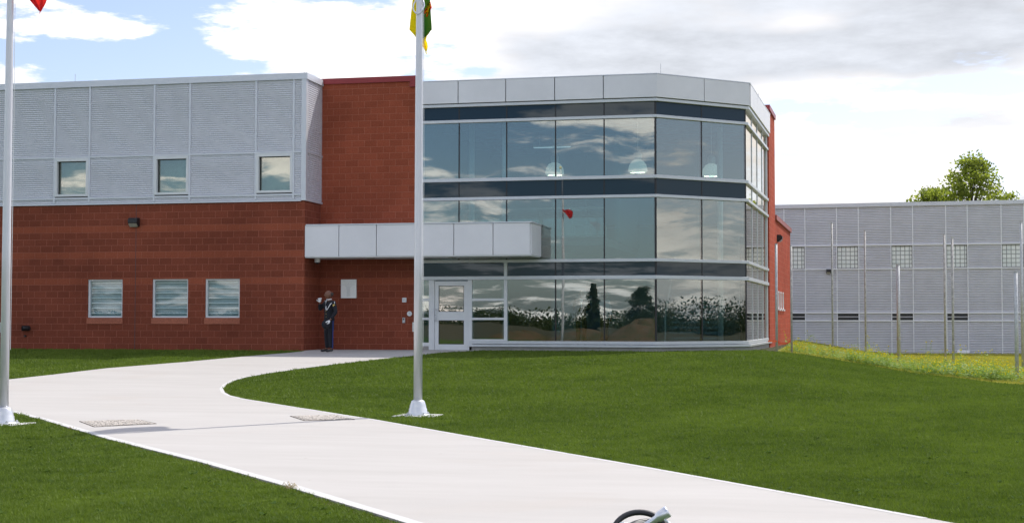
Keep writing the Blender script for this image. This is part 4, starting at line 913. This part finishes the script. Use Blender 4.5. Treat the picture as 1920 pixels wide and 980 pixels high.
# weeds with yellow flowers on the bank
def weeds():
    LV, FV, SV = [], [], []
    edge = [(-1.2, 44.2), (.6, 44.9), (1.9, 44.3), (2.7, 42.2), (3.5, 39.9), (4.4, 36.9), (6, 34.5)]
    for k in range(1050):
        i = random.choice([0, 1, 1, 2, 3, 3, 4, 4, 5]); a, b = edge[i], edge[i+1]; t = random.random()
        bx, by = a[0]+(b[0]-a[0])*t, a[1]+(b[1]-a[1])*t
        dd_ = random.random()**1.7*(4.6 if i > 0 else 3.5); ang = math.radians(random.uniform(35, 80)); x, y = bx+dd_*math.cos(ang)*.35, by+dd_*math.sin(ang)
        if inpoly([x], [y], LAWN)[0] or x < -1.2: continue
        z = T(x, y)-.02; h = random.uniform(.10, .44)*(1 if random.random() < .9 else 1.7)
        nl = random.randint(9, 16)
        for j in range(nl):
            aa = random.uniform(0, 6.28); r = random.uniform(.02, .16); hz = h*random.uniform(.1, .95); L = random.uniform(.05, .13); w = L*.5
            c = Vector((x+r*math.cos(aa), y+r*math.sin(aa), z+hz)); d = Vector((math.cos(aa), math.sin(aa), random.uniform(-.4, .5))).normalized(); s_ = Vector((-math.sin(aa), math.cos(aa), random.uniform(-.3, .3))).normalized()
            LV.append([c, c+d*L*.5+s_*w*.5, c+d*L, c+d*L*.5-s_*w*.5])
        if random.random() < .42:
            for j in range(random.randint(1, 5)):
                fx_, fy_, fz = x+random.uniform(-.14, .14), y+random.uniform(-.14, .14), z+h*random.uniform(.85, 1.35)
                c = Vector((fx_, fy_, fz)); s_ = random.uniform(.013, .023)
                for (u, v) in ((Vector((s_, 0, 0)), Vector((0, 0, s_))), (Vector((0, s_, 0)), Vector((s_, 0, .3*s_)))): FV.append([c-u, c-v, c+u, c+v])
                b_ = Vector((x, y, z)); LV.append([b_, b_+Vector((.008, 0, 0)), c+Vector((.004, 0, 0)), c])
    for nm, vv, m, lb in (('weeds', LV, M['weed'], 'leafy green weeds along the edge of the mown bank'), ('yellow_flowers', FV, M['flower'], 'small yellow flowers over the weeds on the bank')):
        V = np.array([[tuple(p) for p in q] for q in vv]).reshape(-1, 3); tag(tri_mesh(nm, V, m, rng.random(len(vv)), nv=4), lb, 'weeds' if nm == 'weeds' else 'flowers', kind='stuff')
weeds()
# bare soil along the slab and the lawn rim
def band(poly, w0, w1, name='soil', wob=.03, dz=.012): along(poly, w0, w1, dz, name, M['soil'], wob=wob, seg=.1, z_out=dz-.006)
band(PATH_BOT[1:8], -.003, -.085)
band(ISLAND[9:15], -.003, -.07)
band(PATH_TOP[5:12], -.003, -.08)
band(LAWN[4:12], -.05, -.35, wob=.15, dz=-.006)
# small dry tuft and sprigs at the path's edge
def tuft(px_, py_, n, h, label, m='drygrass'):
    g = ground(px_, py_); t = MB()
    for k in range(n):
        a = random.uniform(0, 6.28); l = random.uniform(.5, 1)*h; b = Vector((random.uniform(-.03, .03), random.uniform(-.03, .03), 0)); d = Vector((math.cos(a), math.sin(a), 0))
        t.tube([g+b, g+b+d*l*.25+Vector((0, 0, l*.6)), g+b+d*l*.6+Vector((0, 0, l*.85)), g+b+d*l*.95+Vector((0, 0, l*.45))], [.004, .0035, .003, .001], 4)
    o = t.build('grass_tuft', M[m]); off = Vector(g); o.data.transform(Matrix.Translation(-off)); o.location = off
    tag(o, label, 'grass tuft')
tuft(541, 921, 16, .10, 'dry straw coloured grass tuft on the lower left edge of the path')
tuft(134, 806, 6, .07, 'tiny dry sprig at the path edge near the left flagpole')

def leafcloud(c, rad, n, size, sq=(1, 1, 1), shell=.5):
    a = rng.normal(size=(n, 3)); a /= np.linalg.norm(a, axis=1)[:, None]; r = rng.random(n)**(1/2.2) if shell < 1 else 1
    P = a*np.asarray(r)[:, None]*rad*np.array(sq)+np.array(c)
    u = rng.normal(size=(n, 3)); u /= np.linalg.norm(u, axis=1)[:, None]; v = np.cross(u, rng.normal(size=(n, 3))); v /= np.linalg.norm(v, axis=1)[:, None]
    s = size*rng.uniform(.6, 1.3, n)[:, None]; V = np.stack([P-u*s, P-v*s*.6, P+u*s, P+v*s*.6], 1)
    return V
def tree(name, x, y, z, H, crown, label, m='leaf', seed=3, leaf=.12, n=26, lv=330, trunk=.22, spread=1.0, low=.35, grp=None, cs=1.0):
    rnd = random.Random(seed); o = empty(name, (x, y, z), label, 'tree', grp)
    tb = MB(); V = []
    tb.tube([(x, y, z-.1), (x+.1, y, z+H*.3), (x-.05, y+.1, z+H*.6), (x+.1, y, z+H*.9)], [trunk, trunk*.75, trunk*.45, trunk*.1], 8)
    for k in range(n):
        f = low+(1-low)*((k+.5)/n)**.9; a = k*2.4+rnd.uniform(-.5, .5); prof = math.sin(math.pi*min(1, (f-low)/(1-low)*.85+.12)); rr = crown*prof*rnd.uniform(.45, 1.0)*spread
        tip = Vector((x+rr*math.cos(a), y+rr*math.sin(a), z+H*f+rnd.uniform(-.2, .3))); b = Vector((x, y, z+H*max(.18, f-.22)))
        mid = b.lerp(tip, .55)+Vector((0, 0, -.05*H*.3)); tb.tube([b, mid, tip], [trunk*.3, trunk*.16, .012], 5)
        for j in range(3):
            t_ = rnd.uniform(.55, 1.08); c = mid.lerp(tip, t_)+Vector((rnd.uniform(-.5, .5), rnd.uniform(-.5, .5), rnd.uniform(-.4, .4)))*crown*.22
            V.append(leafcloud(tuple(c), crown*rnd.uniform(.10, .23)*cs, lv//3, leaf, (1.15, 1.15, .75)))
    tb.build('trunk', M['bark'], o, smooth=True)
    V = np.concatenate(V); n4 = len(V); V = V.reshape(-1, 3)-np.array([x, y, z]); tri_mesh('crown', V, M[m], rng.random(n4), o, nv=4)
    return o
def far_pt(px_, y): x, _, _ = at_y(px_, 400, y); return x
tree('leafy_tree', far_pt(1822, 100), 100, -.6, 12.4, 3.2, 'tall bright green tree with a ragged open crown behind the far grey building', seed=5, n=44, lv=200, leaf=.125, low=.42, cs=1.25)
tree('leafy_tree', far_pt(1747, 98), 98, -.6, 10.3, 2.7, 'lower rounded green tree left of the tall one behind the far grey building', seed=9, n=36, lv=190, leaf=.125, low=.4, cs=1.25)
# trees and mounds across the road, seen mirrored in the glass
for (x, y, H, c, m, s_, lb) in ((-22, -55, 4.8, .8, 'leaf_dark', 1, 'slim dark conifer mirrored in the ground floor glass left of the middle'), (-18.2, -60, 4.6, 1.5, 'leaf_dark', 2, 'broad dark tree mirrored beside the conifer in the ground floor glass'), (-13.5, -75, 3.9, .6, 'leaf_dark', 3, 'slim small tree mirrored in the ground floor glass, left of a pair'), (-12.0, -75, 3.6, .6, 'leaf_dark', 4, 'slim small tree mirrored in the ground floor glass, right of a pair')):
    tree('young_tree', x, y, -.6, H, c, lb, m, s_, n=46, lv=300, leaf=.07, low=.04, trunk=.06, cs=1.9)
def mound(x, y, rx, ry, h, name='mound'):
    t = MB(); n = 24; m_ = 10
    for k in range(m_+1):
        r = k/m_; zz = h*(1-r*r)**1.2
        for j in range(n): a = 2*math.pi*j/n; t.v.append((x+rx*r*math.cos(a), y+ry*r*math.sin(a), -.62+zz*(1+.12*math.sin(a*3+r*7))))
    for k in range(m_):
        for j in range(n): t.f.append((k*n+j, k*n+(j+1) % n, (k+1)*n+(j+1) % n, (k+1)*n+j)); t.m.append(0); t.uv.append(None)
    tag(t.build(name, M['mound'], smooth=True), kind='structure')
M['mound'] = soil_mat('earth_mound', (.07, .05, .03), (.17, .115, .065), (.045, .06, .02))
for a in ((-13, -19, 3.0, 3, 1.5), (-17.6, -22, 3.0, 3, .95), (-22.5, -24, 3, 3, .7)): mound(*a)
W = []
for k in range(150):
    t_ = k/149; x = -330+t_*460; y = -330+18*math.sin(k*1.7); h = random.uniform(2.2, 4.6)*(1.25 if 60 < k < 80 else 1); W.append(leafcloud((x, y, h*.4-.6), h, 500, .36, (1.8, 1.1, .7)))
for k in range(80):
    t_ = k/79; y = -90+t_*170; x = 105+8*math.sin(k*2.1); h = random.uniform(1.7, 3.9); W.append(leafcloud((x, y, h*.4-.6), h, 1500, .15, (1.0, 1.5, .75)))
W = np.concatenate(W); tag(tri_mesh('far_woods', W.reshape(-1, 3), M['leaf_dark'], rng.random(len(W)), nv=4), 'dark band of woodland mirrored low in the glass', 'woods', kind='stuff')
g = ground(1806, 663.5); t = MB(); t.face([(g.x-.3, g.y, g.z+.07), (g.x+.25, g.y-.1, g.z+.05), (g.x+.32, g.y+.05, g.z+.17), (g.x-.2, g.y+.25, g.z+.2)]); t.face([(g.x-.3, g.y, g.z+.07), (g.x-.2, g.y+.25, g.z+.2), (g.x-.25, g.y+.3, g.z+.02)]); t.face([(g.x-.3, g.y, g.z+.07), (g.x-.28, g.y+.02, g.z), (g.x+.25, g.y-.08, g.z), (g.x+.25, g.y-.1, g.z+.05)])
tag(t.build('paper_litter', M['paper']), 'crumpled white paper lying on the yellowish grass at the right', 'litter')

# ------------------------------------------------------------------ people
def skin_mesh(name, chains, mats, parent, sub=2, flat=None):
    """chains: list of lists of (x, y, z, r[, ry]); the first point of a later chain may name (chain, index) to join there"""
    bm = bmesh.new(); sl_ = bm.verts.layers.skin.verify(); reg = {}
    for ci, ch in enumerate(chains):
        prev = None
        for k, p in enumerate(ch):
            if isinstance(p, str): prev = reg[tuple(int(q) for q in p.split(','))]; continue
            v = bm.verts.new(p[:3]); v[sl_].radius = (p[3], p[4] if len(p) > 4 else p[3]); v[sl_].use_root = (ci == 0 and k == 0)
            reg[(ci, k)] = v
            if prev: bm.edges.new((prev, v))
            prev = v
    me = bpy.data.meshes.new(name); bm.to_mesh(me); bm.free()
    o = bpy.data.objects.new(name, me); COL.objects.link(o)
    m1 = o.modifiers.new('skin', 'SKIN'); m1.use_smooth_shade = True; m2 = o.modifiers.new('sub', 'SUBSURF'); m2.levels = sub; m2.render_levels = sub
    dg = bpy.context.evaluated_depsgraph_get(); dg.update(); nm = bpy.data.meshes.new_from_object(o.evaluated_get(dg))
    o.modifiers.clear(); o.data = nm; bpy.data.meshes.remove(me); nm.name = name; nm.materials.clear()
    for m in mats if isinstance(mats, list) else [mats]: nm.materials.append(m)
    nm.polygons.foreach_set('material_index', [0]*len(nm.polygons)); nm.shade_smooth()
    if parent: o.parent = parent
    return o
def ellip(c, r, n=14, m=10, rot=0):
    t = MB(); t.ball((0, 0, 0), 1, r, n, m); cs, sn = math.cos(rot), math.sin(rot); t.v = [(c[0]+v[0]*cs-v[1]*sn, c[1]+v[0]*sn+v[1]*cs, c[2]+v[2]) for v in t.v]; return t
def hand(root, name, wrist, dirv, palmn, m, curl, s=1.0):
    """five separate fingers curling from the end of a palm; dirv along the hand, palmn out of the palm"""
    w = Vector(wrist); d = Vector(dirv).normalized(); n = Vector(palmn).normalized(); sd = d.cross(n).normalized(); ch = []
    ch.append([(*w, .026*s, .022*s), (*(w+d*.045*s), .036*s, .018*s), (*(w+d*.085*s), .038*s, .016*s)])
    for k, L in enumerate((.072, .08, .075, .058)):
        b = w+d*.085*s+sd*(k-1.5)*.020*s; pts = ['0,2', (*(b), .0105*s)]; p = b; a = 0
        for j, q in enumerate((.45, .3, .25)):
            a += curl*(.8 if j == 0 else 1.0); dd_ = d*math.cos(a)+n*math.sin(a); p = p+dd_*L*q*s; pts.append((*p, (.0102-.001*j)*s))
        ch.append(pts)
    b = w+d*.03*s-sd*.032*s; p1 = b+(d*.6-sd*.7+n*.2).normalized()*.035*s; p2 = p1+(d*.9-sd*.1+n*.5).normalized()*.03*s
    ch.append(['0,1', (*b, .013*s), (*p1, .0115*s), (*p2, .010*s)])
    return skin_mesh(name, ch, m, root, 1)
def head_mesh(parent_chains, c, yaw, r=.095):
    pass
def head(c, yaw, s=1.0):
    """a head turned to yaw (0 looks along -y); returns MB of skull, nose, ears, brow, lips and chin in one continuous ball"""
    t = MB(); n, m = 32, 24; f = Vector((math.sin(yaw)*1, -math.cos(yaw), 0))
    for k in range(m+1):
        ph = math.pi*k/m
        for j in range(n):
            a = 2*math.pi*j/n; x = math.sin(ph)*math.cos(a)*.076; y = math.sin(ph)*math.sin(a)*.098; z = -math.cos(ph)*.122
            fr = -y/.098     # 1 at the face
            if z < -.02: x *= 1-.28*(-z-.02)/.1; y = y*(1-.22*(-z-.02)/.1)-.012*(-z-.02)/.1
            if fr > .5:
                g = lambda x0, z0, sx_, sz_: math.exp(-((abs(x)-x0)/sx_)**2-((z-z0)/sz_)**2)
                y -= .026*g(0, -.022, .011, .016)+.014*g(0, .0, .009, .022)+.009*g(0, .03, .05, .010)+.008*g(0, -.060, .022, .007)+.007*g(0, -.073, .02, .006)+.010*g(0, -.105, .022, .014)
                y += .012*g(.030, .010, .014, .010)
            if abs(abs(x)-.073) < .012 and abs(z+.01) < .034 and abs(y-.01) < .025: x *= 1.24
            t.v.append((x*s, y*s, z*s))
    for k in range(m):
        for j in range(n): t.f.append((k*n+j, k*n+(j+1) % n, (k+1)*n+(j+1) % n, (k+1)*n+j)); t.m.append(0); t.uv.append(None)
    cs, sn = math.cos(yaw), math.sin(yaw); t.v = [(c[0]+v[0]*cs-v[1]*sn, c[1]+v[0]*sn+v[1]*cs, c[2]+v[2]) for v in t.v]
    return t
def join_into(o, mb):
    bm = bmesh.new(); bm.from_mesh(o.data); b2 = bpy.data.meshes.new('tmp'); b2.from_pydata(mb.v, [], mb.f); bm.from_mesh(b2)
    bm.to_mesh(o.data); bm.free(); bpy.data.meshes.remove(b2); o.data.shade_smooth()
def rot(p, a): c, s = math.cos(a), math.sin(a); return (p[0]*c-p[1]*s, p[0]*s+p[1]*c, p[2])
def person(base, face, label, J, mats, uniform=True, scale=1.0):
    """local frame: looks along -y, his right is -x; face turns him about z"""
    o = empty('person', base, label, 'person'); o.rotation_euler.z = face; o.scale = (scale*1.08, scale*1.08, scale*.97) if uniform else (scale,)*3
    skin, coat, trs = mats
    hip, chest, neck = (0, 0, .93), (0, .01, 1.36), (0, .005, 1.50)
    RS, RE, RW_, LS, LE, LW_ = J['rs'], J['re'], J['rw'], J['ls'], J['le'], J['lw']
    legs = J['legs']
    def tr(p, r, r2=None): return (*p, r, r2 or r)
    core = [tr(hip, .12, .09), tr((0, .0, 1.10), .115, .085), tr((0, .0, 1.28), .135, .095), tr((0, .01, 1.42), .11, .08), tr(neck, .052), tr((0, -.01, 1.58), .05)]
    arm = lambda S_, E_, W_: ['0,3', tr(S_, .052), tr(E_, .038), tr(W_, .027)]
    leg = lambda q: ['0,0', tr(q[0], .078), tr(q[1], .052), tr(q[2], .036), tr(q[3], .03)]
    body = skin_mesh('body', [core, arm(RS, RE, RW_), arm(LS, LE, LW_), leg(legs[0]), leg(legs[1])], skin, o, 2)
    join_into(body, head((J['head'][0], J['head'][1], 1.66), J['hyaw']))
    # coat
    cc = [tr((0, 0, .82), .185, .145), tr((0, 0, .95), .175, .14), tr((0, 0, 1.10), .162, .13), tr((0, 0, 1.28), .18, .135), tr((0, .01, 1.40), .15, .10), tr((0, .012, 1.475), .085, .07)]
    av = lambda S_, E_, W_: ['0,4', tr(S_, .072), tr(E_, .053), tr(tuple(E_[i]*.12+W_[i]*.88 for i in range(3)), .042)]
    skin_mesh('jacket', [cc, av(RS, RE, RW_), av(LS, LE, LW_)], coat, o, 2)
    tv = lambda q: ['0,0', tr(q[0], .095), tr(tuple((q[0][i]+q[1][i])/2 for i in range(3)), .088), tr(q[1], .072), tr(tuple(q[1][i]*.4+q[2][i]*.6 for i in range(3)), .065), tr((q[2][0], q[2][1], q[2][2]+.01), .062)]
    skin_mesh('trousers', [[tr((0, 0, .90), .13, .10), tr((0, 0, 1.0), .12, .09)], tv(legs[0]), tv(legs[1])], trs, o, 2)
    for q in legs:
        a, t_ = q[2], q[3]; d = Vector((t_[0]-a[0], t_[1]-a[1], 0)); d = d.normalized() if d.length > .01 else Vector((0, -1, 0))
        skin_mesh('shoe', [[(a[0]-d.x*.05, a[1]-d.y*.05, .045, .04), (a[0]+d.x*.03, a[1]+d.y*.03, .055, .047), (a[0]+d.x*.13, a[1]+d.y*.13, .036, .044), (a[0]+d.x*.19, a[1]+d.y*.19, .028, .034)]], M['shoe'], o, 2)
    return o
# officer in dress uniform: right fist raised before the mouth, left hand at the hip
gp = ground(617, 663.0)
J = dict(rs=(-.19, .0, 1.43), re=(-.30, -.13, 1.22), rw=(-.13, -.20, 1.44), ls=(.19, .01, 1.43), le=(.29, .04, 1.15), lw=(.27, -.13, .92),
         legs=(((-.10, 0, .86), (-.12, -.01, .48), (-.13, .02, .09), (-.17, -.15, .04)), ((.10, 0, .86), (.12, -.03, .48), (.13, .0, .09), (.16, -.16, .04))), head=(0, -.03), hyaw=R(-10))
gp.z = .03
FA = R(-42)
of = person(gp, FA, 'person in dark dress uniform and white gloves outdoors, right fist raised to the face', J, (M['skin'], M['navy'], M['navy']))
hand(of, 'glove', (-.13, -.20, 1.44), (.15, -.25, .9), (.9, -.3, -.2), M['glove'], 1.15, 1.25)
hand(of, 'glove', (.27, -.13, .92), (-.12, -.3, -.9), (-.9, -.3, .1), M['glove'], .7, 1.35)
t = MB()      # shirt front, collar and tie
def P3(mb, nm, m, **k): o_ = mb.build(nm, m, None, **k); o_.parent = of; return o_
t.face([(-.055, -.105, 1.49), (0, -.118, 1.345), (.055, -.105, 1.49), (.04, -.075, 1.53), (-.04, -.075, 1.53)]); t.tube([(.055*math.cos(a), -.012+.062*math.sin(a), 1.525+.01*math.sin(a)) for a in [2*math.pi*k/16 for k in range(17)]], .016, 6, cap=False); P3(t, 'shirt', M['glove'])
t = MB(); t.face([(-.014, -.116, 1.50), (.014, -.116, 1.50), (.018, -.128, 1.36), (0, -.130, 1.335), (-.018, -.128, 1.36)]); t.ball((0, -.105, 1.51), .018, (1, .7, 1), 8, 6); P3(t, 'tie', M['navy'])
t = MB()
for k in range(4): t.ball((.045, -.128+.004*k, 1.27-.085*k), .011, (1, .6, 1), 8, 6)
P3(t, 'buttons', M['gold'])
t = MB(); cord = [(.20, .04, 1.475), (.215, -.03, 1.44), (.19, -.09, 1.36), (.165, -.125, 1.27), (.13, -.14, 1.22), (.09, -.14, 1.22), (.06, -.13, 1.27), (.05, -.125, 1.33)]
t.tube(cord, .011, 8); t.tube([(.20, .04, 1.475), (.245, .02, 1.44), (.255, .01, 1.38)], .010, 6); P3(t, 'shoulder_cord', M['glove'], smooth=True)
t = MB(); t.tube([(.262, -.012, 1.35), (.272, -.014, 1.35)], .034, 12); P3(t, 'arm_patch', M['gold'])
t = MB()
for k in range(10):
    a = k/10; b = (k+1)/10; q = lambda u: (.20+.0*u, .0-.01*u, .90-.80*u); p0, p1 = q(a), q(b); t.face([(p0[0]+.008, p0[1]-.016, p0[2]), (p0[0]+.008, p0[1]+.016, p0[2]), (p1[0]+.008, p1[1]+.016, p1[2]), (p1[0]+.008, p1[1]-.016, p1[2])]); 
P3(t, 'trouser_stripe', M['blue'])
hr = MB(); hr.ball((0, 0, 0), 1, (.079, .098, .075), 20, 10); hr.v = [(v[0], v[1]-.012+(.028), v[2]+1.675) for v in hr.v]; P3(hr, 'hair', mat('short_grey_black_hair', (.05, .035, .03), .8), smooth=True)
# peaked cap held at the hip (own thing, beside the gloved hand)
cw = Vector(gp)+Vector(rot((.21, -.22, .765), FA))
cp = empty('peaked_cap', cw, 'dark peaked cap with blue band, held low in the white gloved hand', 'cap'); cp.rotation_euler = (R(75), 0, R(20))
def Pc(mb, nm, m): o_ = mb.build(nm, m, None, smooth=True); o_.parent = cp
t = MB(); t.lathe((0, 0, 0), [(.09, 0), (.092, .03), (.12, .06), (.118, .072), (.001, .08)], 20); Pc(t, 'crown', M['navy'])
t = MB(); t.lathe((0, 0, 0), [(.093, .002), (.0955, .03), (.093, .032)], 20); Pc(t, 'band', M['blue'])
t = MB(); t.prism([(.09*math.cos(a), .09*math.sin(a)) for a in [math.pi+math.pi*k/10 for k in range(11)]]+[(.11*math.cos(a), .14*math.sin(a)) for a in [2*math.pi-math.pi*k/10 for k in range(11)]][1:-1], -.006, .002); Pc(t, 'peak', M['shoe'])
# visitors behind the ground floor glass
J2 = dict(rs=(-.19, .0, 1.43), re=(-.27, -.02, 1.17), rw=(-.10, -.20, 1.18), ls=(.19, .0, 1.43), le=(.27, -.02, 1.17), lw=(.08, -.21, 1.16),
          legs=(((-.10, 0, .86), (-.10, 0, .48), (-.10, .02, .09), (-.12, -.15, .04)), ((.10, 0, .86), (.10, 0, .48), (.10, .02, .09), (.12, -.15, .04))), head=(0, -.03), hyaw=0)
x1 = at_y(1090, 600, 44.2); v1 = person(Vector((x1[0], 44.2, .14)), R(12), 'person in dark jacket and white shirt, hands joined, inside the ground floor glass', J2, (M['skin2'], mat('charcoal_suit', (.02, .022, .03), .8), M['navy']), uniform=False, scale=.98)
for s_ in (1, -1): hand(v1, 'hand', (s_*-.10 if s_ > 0 else .08, -.205, 1.17), (s_*.9, -.1, -.2), (0, .9, .1), M['skin2'], .5)
t = MB(); t.face([(-.05, -.106, 1.50), (0, -.135, 1.18), (.05, -.106, 1.50)]); o_ = t.build('shirt', M['glove']); o_.parent = v1
hr = MB(); hr.ball((0, 0, 0), 1, (.082, .10, .08), 16, 10); hr.v = [(v[0], v[1]+.012, v[2]+1.70) for v in hr.v]; o_ = hr.build('hair', M['bark'], smooth=True); o_.parent = v1
J3 = dict(J2); J3['rw'] = (-.25, -.06, .92); J3['lw'] = (.25, -.06, .92)
x2 = at_y(1148, 600, 45.4); v2 = person(Vector((x2[0]-.25, 45.4, .14)), R(60), 'person in pale blue shirt standing sideways inside the ground floor glass', J3, (M['skin2'], mat('pale_blue_shirt', (.35, .45, .52), .8), M['navy']), uniform=False, scale=.97)
for s_ in (-1, 1): hand(v2, 'hand', (s_*.25, -.06, .92), (0, -.1, -1), (-s_*.9, 0, 0), M['skin2'], .35)
hr = MB(); hr.ball((0, 0, 0), 1, (.083, .102, .085), 16, 10); hr.v = [(v[0], v[1]+.012, v[2]+1.70) for v in hr.v]; o_ = hr.build('hair', M['black'], smooth=True); o_.parent = v2

# ------------------------------------------------------------------ chrome microphone stand at the bottom edge
DM = 4.0
def rp(px_, py_, dist): r = camdir((px_-960)/CF, -(py_-490)/CF, 1); return Vector((0, 0, CH))+r*dist
a = rp(1253, 957, DM); b = rp(1170, 1012, DM); dv = (b-a).normalized(); base = Vector((b.x, b.y, T(b.x, b.y)+.05))
ms = empty('microphone_stand', base, 'chrome tube stand arm at the bottom edge of the photograph above the path', 'stand')
def rel(mb, nm, m, smooth=True): return mb.build(nm, m, ms, smooth=smooth)
e = a+dv*.035
t = MB(); t.tube([a, a+dv*.003, e, e+dv*.004, a+dv*.11, b, b+dv*.10], [.0155, .0175, .0150, .0105, .0102, .0102, .0102], 20); rel(t, 'boom_arm', M['chrome'])
t = MB(); t.tube([b+Vector((0, 0, .05)), b, Vector((b.x, b.y, base.z+.1))], [.012, .012, .014], 16); rel(t, 'shaft', M['chrome'])
t = MB(); t.tube([b+_r*-.03, b+_r*.03], .024, 14); rel(t, 'clutch', M['black'])
for k in range(3):
    an_ = 2*math.pi*k/3+.6; t = MB(); t.tube([(base.x, base.y, base.z+.25), (base.x+.30*math.cos(an_), base.y+.30*math.sin(an_), base.z+.012)], [.009, .009], 10); rel(t, 'leg', M['chrome'])
cb_ = empty('coiled_cable', b+Vector((0, 0, .0)), 'loops of black cable hung over the chrome stand at the bottom edge', 'cable')
cc_ = rp(1202, 1003, DM+.03)
for k, (rx, ry, dx, dy) in enumerate(((.080, .057, 0, 0), (.068, .038, .008, -.004), (.076, .052, -.010, -.016))):
    t = MB(); t.tube([cc_+_r*(rx*math.cos(q)+dx)+_u*(ry*math.sin(q)+dy)+_f*(.05*math.sin(q*1.0+k)) for q in [2*math.pi*j/40 for j in range(41)]], .0085, 8, cap=False); t.build('loop', M['black'], cb_, smooth=True)
t = MB(); q0 = rp(1240, 969, DM-.01); t.tube([q0, rp(1262, 985, DM-.005), rp(1290, 1010, DM)], [.003, .003, .003], 8); rel(t, 'thin_rod', M['chrome'])
